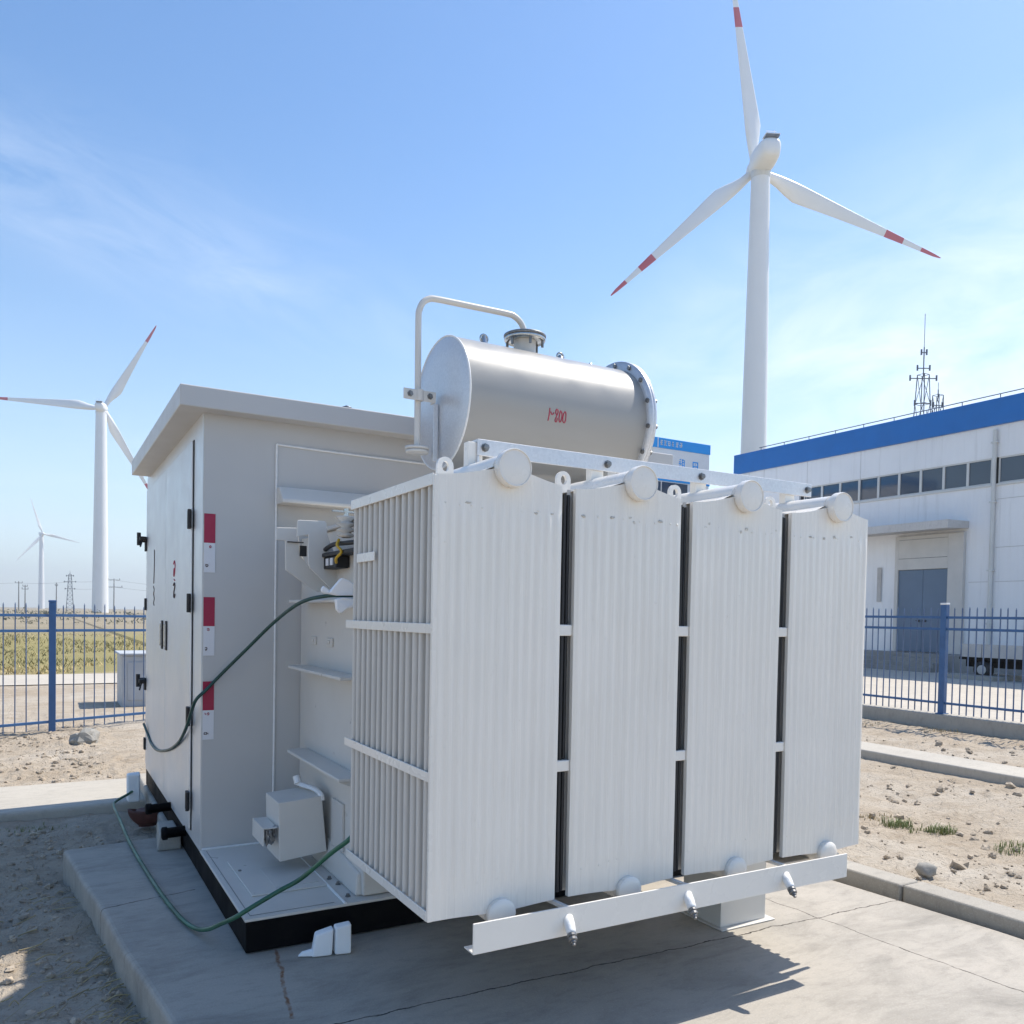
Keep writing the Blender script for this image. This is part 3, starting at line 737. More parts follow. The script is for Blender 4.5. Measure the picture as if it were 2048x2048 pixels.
m.prism([(1.105,3.660,1.587),(1.129,3.651,1.594),(1.178,3.632,1.658),(1.214,3.632,1.646),(1.247,3.632,1.623),(1.247,3.641,1.580),(1.167,3.651,1.578)], (.01,.06,0))
m.prism([(1.143,3.603,1.561),(1.176,3.594,1.568),(1.247,3.603,1.561),(1.247,3.603,1.528),(1.195,3.594,1.519),(1.162,3.594,1.495),(1.146,3.594,1.514)], (.01,.06,0))
m.prism([(1.091,3.660,1.604),(1.103,3.660,1.621),(1.129,3.660,1.602),(1.134,3.660,1.587),(1.096,3.660,1.589)], (.005,.03,0))
tag(m.build('foam_wrap', M['foam'], bevel=.010, bseg=3), 'torn white foam wrapped round the cable beside the radiator fins', 'foam wrap')
# brown half bowl on the soil
m = MB(); n = 20; P = []
for j in range(7):
    t = j/6; 
    for i in range(n+1):
        a = math.pi*(1+i/n)
        rx = .135*(1-.55*t**2.2); P.append((.685+rx*math.cos(2*math.pi*i/n), 6.62+.07*(1-.5*t**2)*math.sin(2*math.pi*i/n), .018-.115*t+.012*math.cos(4*math.pi*i/n)*(1-t)))
m.add(P, [(j*(n+1)+i, (j+1)*(n+1)+i, (j+1)*(n+1)+i+1, j*(n+1)+i+1) for j in range(6) for i in range(n)], True)
m.add(P[-(n+1):-1], [list(range(n))]); m.lathe((.685,6.62,.006),(0,0,1),[(0,-.01),(.05,-.006),(.08,0)],20)
o = m.build('clay_bowl', M['brown']); sol = o.modifiers.new('thick','SOLIDIFY'); sol.thickness = .01
tag(o, 'dark brown clay bowl sunk in soil beside the steel cabinet', 'bowl')
m = MB(); m.hexa([(.62,5.48,.001),(.765,5.48,.001),(.765,5.86,.001),(.66,5.86,.001)],[(.64,5.50,.10),(.765,5.50,.10),(.765,5.86,.10),(.665,5.86,.10)])
tag(m.build('concrete_block', M['kerb'], bevel=.01), 'small concrete stub under the black bollard beside the base', 'block')
m = MB(); m.blob((.455,11.25,-.10),(.15,.12,.13),.35,1,4); tag(m.build('rock', M['stone']), 'grey pointed stone lying before the left blue fence', 'rock')
m = MB(); m.blob((4.72,3.10,-.01),(.062,.055,.045),.2,1,8,smooth=True); tag(m.build('rock', M['stone']), 'round brown stone on the soil right of the kerb', 'rock')
m = MB(); m.blob((-.35,5.05,-.135),(.16,.13,.05),.3,1,12); tag(m.build('rock', M['stone']), 'flat pale stone in the soil left of the pad', 'rock')

# ------------------------------------------------------------------ soil litter
def on_dirt(rnd):
    k = rnd.random()
    if k < .40: return rnd.uniform(-1.1,.42), rnd.uniform(2.6,7.0)
    if k < .62: return rnd.uniform(-1.2,.6), rnd.uniform(8.7,13)
    return 4.3+rnd.random()**1.4*7.6, rnd.uniform(1.5,9.2)
def padx(y): return .115+(5.774-y)*(.86-.115)/(5.774+.8)
rnd = random.Random(5); m = MB()
c = 0
while c < 6500:
    x, y = on_dirt(rnd)
    if x < 1 and y < 5.8 and x > padx(y)-.02: continue
    if 8.6 < x < 9.45: continue
    if noise.noise(V((x*1.3,y*1.3,4))) < -.15 and rnd.random() < .7: continue
    s = .003+.020*rnd.random()**6 if c > 160 or x < 1.2 else rnd.uniform(.015,.038)
    if x > 4 or y > 8: s *= 1.25
    m.blob((x,y,gz(x,y)+s*.2), (s*rnd.uniform(.8,1.4),s*rnd.uniform(.8,1.3),s*rnd.uniform(.7,1.0)), .45, 0, c*.37)
    c += 1
tag(m.build('pebbles', [paint('soil_clod',(.37,.31,.24),.95,var=.4,vs=14,bump=.3)]), 'loose pebbles and soil crumbs over the bare dry ground', 'pebbles', kind='stuff')
m = MB(); c = 0
while c < 150:
    y = rnd.uniform(2.7,5.6); x = padx(y)-rnd.random()**1.5*.75-.02
    a = rnd.uniform(-.5,.9); L = rnd.uniform(.02,.13); z = gz(x,y)+.010
    if rnd.random() < .3: y = rnd.uniform(3.2,4.3); x = padx(y)-rnd.uniform(.02,.2)
    z = gz(x,y)+.010
    p = [(x,y,z),(x+L*.5*math.cos(a),y+L*.5*math.sin(a),z+rnd.uniform(0,.02)),(x+L*math.cos(a),y+L*math.sin(a),z+rnd.uniform(-.005,.03))]
    m.tube(p, rnd.uniform(.0008,.0035), 5, 3); c += 1
tag(m.build('straw_litter', M['straw']), 'dry sticks and straw scattered along the pad edge', 'litter', kind='stuff')
def tuft(x, y, n, h, spread, label, mat, group=None):
    m = MB(); r = random.Random(int(x*100+y*37)); z = gz(x,y)-.005
    t = thing('grass_tuft', label, 'grass tuft', (x,y,z), group) if False else None
    for i in range(n):
        a = r.uniform(0,6.28); d = spread*r.random()**.6; bx = x+d*math.cos(a)*1.6; by = y+d*math.sin(a)
        bz = gz(bx,by)-.003; le = r.uniform(0,6.28); hh = h*r.uniform(.25,.8); w = r.uniform(.0015,.0035)
        lx, ly = math.cos(le)*hh*.5, math.sin(le)*hh*.5; q = V((math.cos(le+1.57),math.sin(le+1.57),0))*w
        p0 = V((bx,by,bz)); p1 = p0+V((lx*.35,ly*.35,hh*.65)); p2 = p0+V((lx,ly,hh*(.8+r.uniform(-.2,.2))))
        m.add([p0-q,p0+q,p1+q*.8,p1-q*.8,p2], [(0,1,2,3),(3,2,4)], False)
    return tag(m.build('grass_tuft', mat), label, 'grass tuft', group)
TG = 'grass tufts on the soil right of the kerb'
tuft(5.97,4.42,110,.075,.13,'thin pale green tuft closest to the rear radiator edge', M['straw'], TG)
tuft(5.92,4.15,240,.105,.10,'dense bright green tuft in the middle of the bare soil', M['leaf'], TG)
tuft(5.99,3.98,90,.07,.09,'low sparse tuft between the two greener ones', M['leaf'], TG)
tuft(6.10,3.88,200,.12,.09,'spiky green tuft right of the low sparse one', M['leaf'], TG)
tuft(6.10,3.30,200,.10,.16,'green tuft at the right edge of the photo', M['leaf'], TG)
tuft(11.75,8.75,90,.10,.25,'dry yellow tuft at the plinth near the radiator edge', M['straw'], 'tufts along the plinth')
tuft(11.9,7.65,140,.10,.25,'dry brown tuft under the blue post at the plinth', M['straw'], 'tufts along the plinth')
tuft(-.05,7.05,90,.05,.14,'small green tuft at the foot of the left path', M['leaf'])

# ------------------------------------------------------------------ fences
def fence_bars(m, P0, dirv, L, zs, z0, z1, step, r, rnd, ztop_var=.012):
    n = int(L/step)
    for i in range(1, n):
        p = P0+dirv*(i*step+rnd.uniform(-.006,.006)); tl = rnd.uniform(-.006,.006)
        zt = z1+rnd.uniform(-ztop_var,ztop_var)
        m.cyl((p.x,p.y,z0), (p.x+dirv.x*tl,p.y+dirv.y*tl,zt-.03), r, n=6)
        m.cyl((p.x+dirv.x*tl,p.y+dirv.y*tl,zt-.03), (p.x+dirv.x*tl,p.y+dirv.y*tl,zt), r*1.05, .001, n=6, caps=False)
# left fence
A = V((-5.2,11.25,0)); B = V((3.4,14.05,0)); 
A = V((.121,12.5,0))-V((1.0,.46,0)).normalized()*6.6; d = V((1.0,.46,0)).normalized()
fl_ = thing('iron_fence', 'weathered blue picket fence on bare soil left of the cabinet', 'fence', (A.x,A.y,-.16))
rnd = random.Random(3)
SPAN = 3.3
for i in range(5):
    p = A+d*SPAN*i
    m = MB(); m.box(p.x-.042,p.y-.042,-.25,p.x+.042,p.y+.042,1.565); m.box(p.x-.047,p.y-.047,1.5655,p.x+.047,p.y+.047,1.595); m.build('post', M['blue'], fl_, .006)
    if i == 4: break
    m = MB(); q0 = p+d*.043; q1 = p+d*(SPAN-.043)
    for z, h in ((1.395,.036),(1.195,.036),(-.01,.034)):
        m.bar((q0.x,q0.y,z),(q1.x,q1.y,z-.004),.034,h)
    m.build('rail', M['blue'], fl_, .002)
    m = MB(); fence_bars(m, p, d, SPAN, None, -.12, 1.545, .142, .0078, rnd, .03); m.build('picket_panel', M['picket'], fl_)
# right fence on its plinth
m = MB(); m.prism([(12.36,-4,-.3),(12.64,-4,-.3),(12.64,17,-.3),(12.36,17,-.3)], (0,0,.36))
tag(m.build('fence_plinth', M['kerb'], bevel=.012), 'low concrete plinth carrying the blue fence before the hall', 'plinth')
fr = thing('iron_fence', 'blue spear topped fence on a concrete plinth before the white hall', 'fence', (12.5,8.05,.06))
for i in range(-3, 4):
    y = 8.03+2.9*i
    m = MB(); m.box(12.455,y-.048,.060,12.545,y+.048,1.80); m.box(12.43,y-.075,.0605,12.57,y+.075,.075); pst = m.build('post', M['blue'], fr, .006)
    m = MB(); m.box(12.45,y-.053,1.8005,12.55,y+.053,1.83); m.build('post_cap', M['signwhite'], pst, .006)
    if i == 3: break
    m = MB()
    for z, h in ((1.60,.040),(1.415,.040),(.235,.036)): m.bar((12.5,y+.049,z),(12.5,y+2.851,z),.036,h)
    m.build('rail', M['blue'], fr, .002)
    m = MB(); fence_bars(m, V((12.5,y,0)), V((0,1,0)), 2.9, None, .075, 1.755, .119, .0105, rnd); m.build('picket_panel', M['picket'], fr)
# pale electrical cabinet behind the left fence
gb = thing('kiosk_cabinet', 'pale grey box cabinet behind the left fence beside the steel doors', 'cabinet', (1.5,15.4,-.16))
m = MB(); m.box(1.17,15.3,-.2,2.3,16.3,.71); m.build('housing', M['cubebox'], gb, .02)
m = MB(); m.box(1.13,15.26,.7105,2.34,16.34,.75); m.build('lid', M['cubebox'], gb, .01)
m = MB(); m.box(1.26,15.285,-.05,1.72,15.299,.60); m.build('door', M['cubebox'], gb, .006)

# ------------------------------------------------------------------ the hall
H = thing('industrial_hall', 'white industrial hall with blue roof edge, ribbon windows and a grey double door', 'building', (36,18,-.16))
X0, YA, YB = 27.9, 4.0, 28.19
m = MB()
WZ0, WZ1 = 6.24, 7.13; WY0, WY1 = 9.5, 24.6
m.box(X0,YA,-.2,X0+.3,YB,WZ0); m.box(X0,YA,WZ1,X0+.3,YB,8.21); m.box(X0,WY1,WZ0,X0+.3,YB,WZ1); m.box(X0,YA,WZ0,X0+.3,WY0,WZ1)
m.box(X0+.301,YB-.3,-.2,X0+18,YB,8.21); m.box(X0+.301,YA,-.2,X0+18,YA+.3,8.21)
m.build('wall', M['wall'], H)
m = MB(); m.box(X0-.12,YA-.2,8.20,X0+.30,YB+.18,9.09); m.box(X0+.3005,YB-.1,8.20,X0+18,YB+.18,9.09)
fa = m.build('roof_fascia', M['blueroof'], H, .02)
m = MB(); m.box(X0+.301,YA,8.22,X0+18,YB-.101,8.6); m.build('roof', M['wall'], H)
pane = (16.40-9.6)/7
ys = [WY1]+[24.36-.0, 23.45, 22.557,21.66,20.80,19.917,19.04,18.155,17.27,16.42]
ys = [24.36,23.45,22.557,21.66,20.80,19.917,19.04,18.155,17.27,16.42]
segs = [(ys[i+1],ys[i]) for i in range(len(ys)-1)]+[(13.4,16.20),(10.2,13.3)]
for (a, b) in segs:
    m = MB(); fw = .045
    for q in ((a,WZ0,b,WZ0+.05),(a,WZ1-.05,b,WZ1)): m.box(X0+.02,q[0],q[1],X0+.10,q[2],q[3])
    for q in ((a,a+fw),(b-fw,b)): m.box(X0+.02,q[0],WZ0+.0505,X0+.10,q[1],WZ1-.0505)
    w = m.build('window', M['frame'], H)
    m = MB(); m.box(X0+.06,a+fw+.0005,WZ0+.051,X0+.07,b-fw-.0005,WZ1-.051); m.build('pane', M['glass'], w)
m = MB(); m.box(X0+.11,WY0+.001,WZ0+.001,X0+.29,WY1-.001,WZ1-.001); m.build('window_backing', M['rubber'], H)
m = MB(); m.box(X0-.05,9.6,WZ0-.07,X0-.001,24.5,WZ0-.002); m.build('window_sill', M['frame'], H)
for y in (16.30,):
    m = MB(); m.cyl((X0-.075,y,.0),(X0-.075,y,8.05),.07,n=12)
    for z in (1.5,3.3,5.6,7.6): m.box(X0-.15,y-.1,z,X0-.001,y+.1,z+.05)
    m.build('downpipe', M['frame'], H)
m = MB()
for y in (21.6,24.2,26.6,27.5): m.box(X0-.006,y-.011,.0,X0-.0005,y+.011,8.19)
for z, a, b in ((5.72,9,16.2),(2.95,9,16.2),(4.1,9,16.2),(2.95,16.4,17.1)): m.box(X0-.006,a,z-.012,X0-.0005,b,z+.012)
m.build('wall_seam', paint('seam_grey',(.58,.57,.56),.6,bump=0), H)
# roof railing
m = MB(); yy = 27.5
m.cyl((X0+.5,27.4,9.36),(X0+.5,5,9.40),.018,n=6)
y = 27.3
while y > 5:
    m.cyl((X0+.5,y,8.9),(X0+.5,y,9.38),.016,n=6); y -= 1.35
m.build('roof_railing', M['mast'], H)
# canopy, portal, door
m = MB()
m.hexa([(26.7,17.15,4.76),(X0-.001,17.15,4.82),(X0-.001,24.0,4.82),(26.7,24.0,4.76)],[(26.7,17.15,5.05),(X0-.001,17.15,5.07),(X0-.001,24.0,5.07),(26.7,24.0,5.05)])
m.build('canopy', concrete('canopy_render',(.62,.60,.58),(.52,.50,.48),scale=.6), H, .01)
m = MB(); m.box(27.74,17.22,.44,X0-.001,17.78,4.70); m.box(27.74,19.72,.44,X0-.001,19.86,4.70); m.box(27.74,17.7805,3.46,X0-.001,19.7195,4.70)
po = m.build('door_portal', paint('portal_render',(.60,.575,.54),.6,var=.05,bump=.03), H, .008)
m = MB(); m.box(27.733,17.80,3.86,27.739,19.70,3.88); m.box(27.733,17.80,4.55,27.739,19.70,4.565); m.build('panel_joint', M['bolt'], po)
for a, b in ((17.79,18.735),(18.745,19.715)):
    m = MB(); m.box(27.80,a,.46,27.85,b,3.45); dr = m.build('door', M['doorblue'], H, .006)
    m = MB(); yk = b-.12 if b < 19 else a+.12; m.box(27.76,yk-.03,1.55,27.799,yk+.03,1.62); m.box(27.75,yk-.09,1.58,27.77,yk+.09,1.60); m.build('handle', M['rubber'], dr)
m = MB(); m.box(X0-.04,20.55,2.4,X0-.001,20.62,3.5); m.box(X0-.05,20.5,2.3,X0-.0405,20.68,3.6); m.build('meter_box', M['trailer'], H, .004)
m = MB()
for i, (xf, zt) in enumerate(((25.9,-.0),(26.2,.145),(26.5,.29),(26.8,.435))):
    m.box(xf,14.5 if i == 3 else 17.2,-.17,X0-.0005 if i==3 else (26.2+.3*i)-.001,22.5,zt)
m.build('entrance_steps', concrete('step_concrete',(.34,.33,.31),(.25,.24,.23),scale=1), H, .01)
# flat trailer with crates in the shade
tr = thing('flatbed_trailer', 'small grey flatbed trailer parked in the shade by the hall', 'trailer', (25,13.6,-.15))
m = MB(); m.box(24.6,11.6,.42,25.7,15.3,.50); m.build('deck', M['black'], tr, .01)
for a, b in ((11.7,12.5),(12.52,13.4),(13.42,14.1),(14.12,14.6),(14.62,15.25)):
    m = MB(); m.box(24.62,a,.5005,24.70,b,.90); m.box(24.625,a+.08,.56,24.6195,b-.08,.84); m.build('side_panel', M['trailer'], tr, .006)
m = MB(); m.box(24.8,11.9,.20,24.9,15.2,.4195); m.box(25.3,11.9,.20,25.4,15.2,.4195); m.build('chassis', M['black'], tr)
for y in (12.4,14.6):
    m = MB(); m.lathe((24.62,y,.13),(1,0,0),[(0,0),(.14,.0),(.27,.02),(.28,.05),(.28,.17),(.27,.2),(0,.2)],24); wh = m.build('wheel', M['rubber'], tr)
    m = MB(); m.lathe((24.615,y,.13),(1,0,0),[(0,0),(.13,0),(.14,.004)],16); m.build('hub', M['trailer'], wh)
m = MB(); m.box(24.0,13.9,-.153,26.0,15.4,-.03); m.build('wheel_ramp', M['kerb'], tr)

# ------------------------------------------------------------------ office block with blue sign behind the unit
K = thing('office_block', 'white office block with a blue sign band rising behind the radiators', 'building', (21,26,-.16))
kx0, kx1, ky = 19.53, 22.23, 24.0
m = MB(); m.box(kx0,ky,-.2,kx1,ky+5,6.60); m.box(kx0,ky,6.78,kx1,ky+5,7.80); m.build('wall', M['signwhite'], K)
m = MB(); m.prism([(kx0-.03,ky-.03,7.801),(kx1+.03,ky-.03,7.801),(kx1+.03,ky+5,7.801),(kx0-.03,ky+5,7.801)],(0,0,.37)); sb = m.build('sign_band', M['signblue'], K, .01)
m = MB(); m.box(kx0-.03,ky-.03,6.601,kx1+.03,ky+5,6.779); m.build('blue_ledge', M['signblue'], K, .01)
for a, b in ((19.62,19.86),(19.93,21.15)):
    m = MB(); m.box(a,ky-.025,4.4,b,ky-.002,6.56); m.build('window', M['glass'], K)
def glyphs(name, rects, mat, parent, y):
    m = MB()
    for (a,b,c,d_) in rects: m.box(min(a,c),y-.004,min(b,d_),max(a,c),y,max(b,d_))
    return m.build(name, mat, parent)
rr = random.Random(21); rects = []
for ci in range(6):
    u0 = 19.78+ci*.178+(.03 if ci>3 else 0); z0 = 7.89
    wv = .15
    for s in range(3):
        z = z0+.02+s*.072+rr.uniform(-.01,.01); rects.append((u0+rr.uniform(0,.04),z,u0+wv-rr.uniform(0,.04),z+.024))
    for s in range(2):
        x = u0+rr.uniform(.01,.11); rects.append((x,z0+rr.uniform(0,.05),x+.022,z0+rr.uniform(.13,.2)))
rects.append((19.66,7.81,19.70,8.16))
glyphs('band_lettering', rects, M['signwhite'], sb, ky-.031)
def big(x, z, kind):
    o = []
    if kind == 0:
        for k_ in range(4): o.append((x+.02+.02*(k_%2),z+.03+k_*.085,x+.10,z+.075+k_*.085))
        o.append((x,z+.14,x+.13,z+.175)); o.append((x+.15,z,x+.185,z+.33)); o.append((x+.255,z,x+.29,z+.30))
        for k_ in range(4): o.append((x+.186,z+.0+k_*.095,x+.2545,z+.035+k_*.095))
    else:
        o += [(x,z+.30,x+.27,z+.345),(x,z+.15,x+.27,z+.19),(x,z,x+.27,z+.045),(x,z+.046,x+.05,z+.149),(x+.22,z+.046,x+.27,z+.149),(x,z+.191,x+.045,z+.299),(x+.225,z+.191,x+.27,z+.299),(x+.11,z+.215,x+.14,z+.28),(x+.10,z+.08,x+.16,z+.12)]
    return o
# stacked, so neighbouring strokes never share a plane: alternate depth by stroke
m = MB()
for x, z, kd in ((20.72,7.16,0),(21.40,7.11,1)):
    for i, (a,b,c_,d_) in enumerate(big(x,z,kd)): m.box(a,ky-.006-.0007*(i%5),b,c_,ky-.001,d_)
for a,b,c_,d_ in ((20.28,7.47,20.325,7.60),(20.30,7.22,20.375,7.245),(20.30,7.15,20.375,7.172),(20.30,7.1725,20.32,7.2195),(20.355,7.1725,20.375,7.2195)): m.box(a,ky-.006,b,c_,ky-.001,d_)
m.build('wall_lettering', M['signblue'], K)

# ------------------------------------------------------------------ wind turbines
def rot_about(v, ax, a): return Matrix.Rotation(a, 3, ax) @ v
def turbine(hub, ax, roff, angles, blen, rb, rt, label, bands, chord=3.5, group='wind turbines'):
    hub = V(hub); ax = V(ax).normalized(); top = hub-ax*roff; base = V((top.x,top.y,-.2)); hh = top.z+.2
    right = V((base.y,-base.x,0)).normalized(); T_ = thing('wind_turbine', label, 'wind turbine', base, group)
    m = MB(); n = 14
    m.lathe(base+V((0,0,-.5)), (0,0,1), [(rb,0)]+[(rb+(rt-rb)*(i/n)**1.1, (hh-1.9+.5)*i/n) for i in range(1,n+1)], 48); m.build('tower', M['white'], T_)
    side = ax.cross(V((0,0,1))).normalized(); up = side.cross(ax)
    # nacelle: rounded loft along the axis
    m = MB(); sec = [(h*.80+roff-4.2+.7,r*.97) for h,r in [(-5.6,.25),(-5.5,1.15),(-5.0,1.62),(-3.6,1.95),(-1.2,2.12),(1.0,2.08),(2.2,1.85),(2.9,1.5)]]; N = 28; P = []
    for h, r in sec:
        for i in range(N):
            a = 2*math.pi*i/N; ca, sa = math.cos(a), math.sin(a)
            e = .72; px = abs(ca)**e*(1 if ca>0 else -1); pz = abs(sa)**e*(1 if sa>0 else -1)
            P.append(top+ax*h+side*px*r*.98+up*(pz*r*(1.0 if sa<0 else .92)))
    m.add(P, [(k*N+i,k*N+(i+1)%N,(k+1)*N+(i+1)%N,(k+1)*N+i) for k in range(len(sec)-1) for i in range(N)], True); m.add(P[:N],[list(range(N))[::-1]])
    nc = m.build('nacelle', M['white'], T_)
    m = MB(); m.lathe(top+up*-2.35,(0,0,1),[(rt*1.02,-.5),(rt*1.08,.0),(rt*1.08,.6),(rt,.9)],32); m.build('yaw_collar', M['frame'], nc)
    m = MB(); c0 = top+ax*(-3.4+roff-3.7)+up*1.40
    m.hexa([c0-side*1.1-ax*.9,c0+side*1.1-ax*.9,c0+side*1.1+ax*.9,c0-side*1.1+ax*.9],[c0-side*1.1-ax*1.0+up*.34,c0+side*1.1-ax*1.0+up*.34,c0+side*1.0+ax*.8+up*.34,c0-side*1.0+ax*.8+up*.34]); m.build('rear_vent', M['mast'], nc, .08)
    m = MB(); c1 = c0+up*.35
    m.hexa([c1-side*1.2-ax*.9,c1+side*1.2-ax*.9,c1+side*1.2+ax*.9,c1-side*1.2+ax*.9],[c1-side*1.2-ax*.9+up*.16,c1+side*1.2-ax*.9+up*.16,c1+side*1.2+ax*.9+up*.16,c1-side*1.2+ax*.9+up*.16]); m.cyl(c1+side*.5,c1+side*.5+up*1.1,.05,n=6); m.cyl(c1-side*.6,c1-side*.6+up*1.0,.05,n=6); m.bar(c1-side*.9+up*.9,c1+side*.8+up*.9,.06,.06); m.build('wind_sensor', M['white'], nc)
    m = MB(); m.lathe(hub-ax*1.5, ax, [(0,0),(1.25,0),(1.55,.5),(1.6,1.6),(1.35,2.5),(.8,3.15),(0,3.4)], 32); m.build('hub', M['white'], T_)
    rr_ = right-ax*right.dot(ax); rr_ = rr_.normalized(); vv = ax.cross(rr_); 
    if vv.z < 0: vv = -vv
    for ai, a in enumerate(angles):
        dr = rr_*math.cos(R(a))+vv*math.sin(R(a)); tg = ax.cross(dr).normalized()
        L = blen[ai] if isinstance(blen,(list,tuple)) else blen
        st = [0,.03,.06,.10,.15,.20,.26,.34,.44,.55,.66]+[.69,.72,.76,.79,.80,.84,.89,.92,.96,.985,1.0]
        m = MB(); N = 18; rings = []
        for t in st:
            c_ = chord*(1-.0)*((.46+.54*smooth(.03,.22,t)) if t < .22 else (1-.86*((t-.22)/.78)**.82))
            if t > .97: c_ *= 1-.6*(t-.97)/.03
            th = c_*(.95-.80*smooth(.02,.30,t)) if t < .3 else c_*.15
            tw = R(14*(1-t)**2+4); cd = rot_about(tg, dr, tw); nd = cd.cross(dr).normalized()
            off = c_*.18*smooth(.05,.2,t)
            ring = []
            for i in range(N):
                b = 2*math.pi*i/N; x = .5*math.cos(b); y = .5*math.sin(b)*(1-.55*smooth(.05,.25,t)*(.5+.5*math.cos(b)))
                ring.append(hub+dr*(1.0+t*(L-1.0))+cd*(x*c_+off)+nd*(y*th)+ax*(.3*t*t))
            rings.append(ring)
        for k_ in range(len(st)-1):
            tm = .5*(st[k_]+st[k_+1]); red = any(lo <= tm <= hi for lo, hi in bands)
            m.add(rings[k_]+rings[k_+1], [(i,(i+1)%N,N+(i+1)%N,N+i) for i in range(N)], True, 1 if red else 0)
        m.add(rings[-1], [list(range(N))], False, 1 if bands else 0)
        bo = m.build('blade', [M['white'],M['bladered']], T_)
        # weld rings for smooth shading
        me = bo.data
        import bmesh
        bm = bmesh.new(); bm.from_mesh(me); bmesh.ops.remove_doubles(bm, verts=bm.verts, dist=.001); bmesh.ops.recalc_face_normals(bm, faces=bm.faces); bm.to_mesh(me); bm.free()
    return T_
turbine((107.72,106.53,79.74), (.435,.90,0), 2.6, (98.8,222.2,338.7), (35.2,33.6,36.6), 2.5, 1.55, 'tall near white turbine with red banded blades above the white hall', [(.69,.79),(.89,1.0)], 3.2)
turbine((20.94,366.49,80.47), (.257,.961,.105), 4.0, (61.0,180.0,299.5), (39,42,40), 3.0, 1.95, 'white turbine with red blade tips standing left of the cabinet roof', [(.80,1.0)], 3.7)
turbine((.75,1009,79.23), (.342,-.94,0), 4.0, (108.6,229.5,349.5), (38.6,40.5,38), 3.1, 1.9, 'smallest far turbine with plain blades at the left', [], 3.2)

# ------------------------------------------------------------------ masts behind the hall, poles on the plain
def lattice(name, x, y, z0, z1, w0, w1, whip, arms, label, group=None, cat='mast', lean=0, rad=.05):
    m = MB(); n = 9; L = []
    for k_ in range(n+1):
        t = k_/n; z = z0+(z1-z0)*t; w = w0+(w1-w0)*t
        L.append([(x+w*sx,y+w*sy,z) for sx,sy in ((-1,-1),(1,-1),(1,1),(-1,1))])
    for k_ in range(n):
        for c_ in range(4):
            m.cyl(L[k_][c_],L[k_+1][c_],rad,n=5,caps=False)
            m.cyl(L[k_][c_],L[k_+1][(c_+1)%4],rad*.6,n=4,caps=False); m.cyl(L[k_+1][c_],L[k_+1][(c_+1)%4],rad*.6,n=4,caps=False)
    if whip: m.cyl((x,y,z1-.2),(x,y,z1+whip*.45),rad*1.2,n=6); m.cyl((x,y,z1+whip*.45),(x,y,z1+whip),rad*.6,n=5)
    for (z,hw) in arms:
        m.bar((x-hw*.8,y+hw*.5,z),(x+hw*.8,y-hw*.5,z),rad*1.6,rad*1.6)
        for s in (-1,1): m.cyl((x+s*hw*.8,y-s*hw*.5,z-.25),(x+s*hw*.8,y-s*hw*.5,z+.35),rad*1.8,n=6)
    return tag(m.build(name, M['mast']), label, cat, group)
lattice('antenna_mast', 83.5, 57.0, 0, 28.6, 1.5, .42, 6.6, ((28.2,1.5),(29.3,.7),(25.5,.9),(31,.3)), 'taller dark lattice mast with a whip antenna above the hall roof', 'masts above the hall roof', rad=.055)
lattice('antenna_mast', 85.6, 56.6, 0, 26.6, .75, .38, 1.4, ((25.5,.5),(24.6,.6)), 'shorter lattice mast right of the one with the whip', 'masts above the hall roof', rad=.05)
def pole(x, y, h, arms, label, lat=False):
    t = thing('power_pole', label, 'power pole', (x,y,-.2), 'power poles on the plain')
    m = MB(); m.cyl((x,y,-.2),(x,y,h),.28,.16,n=8); m.build('mast', M['pole'], t)
    m = MB()
    for z, w in arms:
        m.bar((x-w,y,z),(x+w,y,z),.22,.22)
        for s in (-1,0,1): m.cyl((x+s*w*.9,y,z),(x+s*w*.9,y,z+.7),.12,n=5)
    m.build('crossarm', M['pole'], t)
    return t
pole(-8.57,408,12.2,((11.6,1.4),),'plain grey pole with one high crossarm left of the far turbine')
pole(-6.2,405,10.6,((9.0,1.2),(10.2,.9)),'short pole with two arms beside the one left of the far turbine')
pole(5.3,400,12.0,((10.8,.5),),'slim pole with tiny arm between far and mid turbines')
pole(26.5,388,13.9,((13.6,2.4),(10.6,3.4)),'pole with two wide crossarms right of the mid turbine')
lattice('pylon', 10.3, 397.5, -.2, 15.6, 1.4, .5, 1.5, ((15.0,1.6),(12.5,2.6),(9.5,2.2)), 'grey lattice pylon between the two left turbines', cat='pylon', rad=.11)
m = MB()
def wire(a, b, sag):
    a = V(a); b = V(b); m.tube([a+(b-a)*(i/8)+V((0,0,-sag*4*(i/8)*(1-i/8))) for i in range(9)], .05, 4, 2)
wire((-60,412,11.6),(-8.57,408,11.6),1.0); wire((-8.57,408,11.6),(10.3,397.5,12.5),.5); wire((10.3,397.5,12.5),(26.5,388,13.6),.4); wire((26.5,388,13.6),(70,372,11.5),1.2); wire((26.5,388,10.6),(70,372,8.8),1.0); wire((10.3,397.5,9.5),(26.5,388,10.6),.5)
tag(m.build('power_line', M['pole']), 'thin power lines strung between the far poles', 'power line')

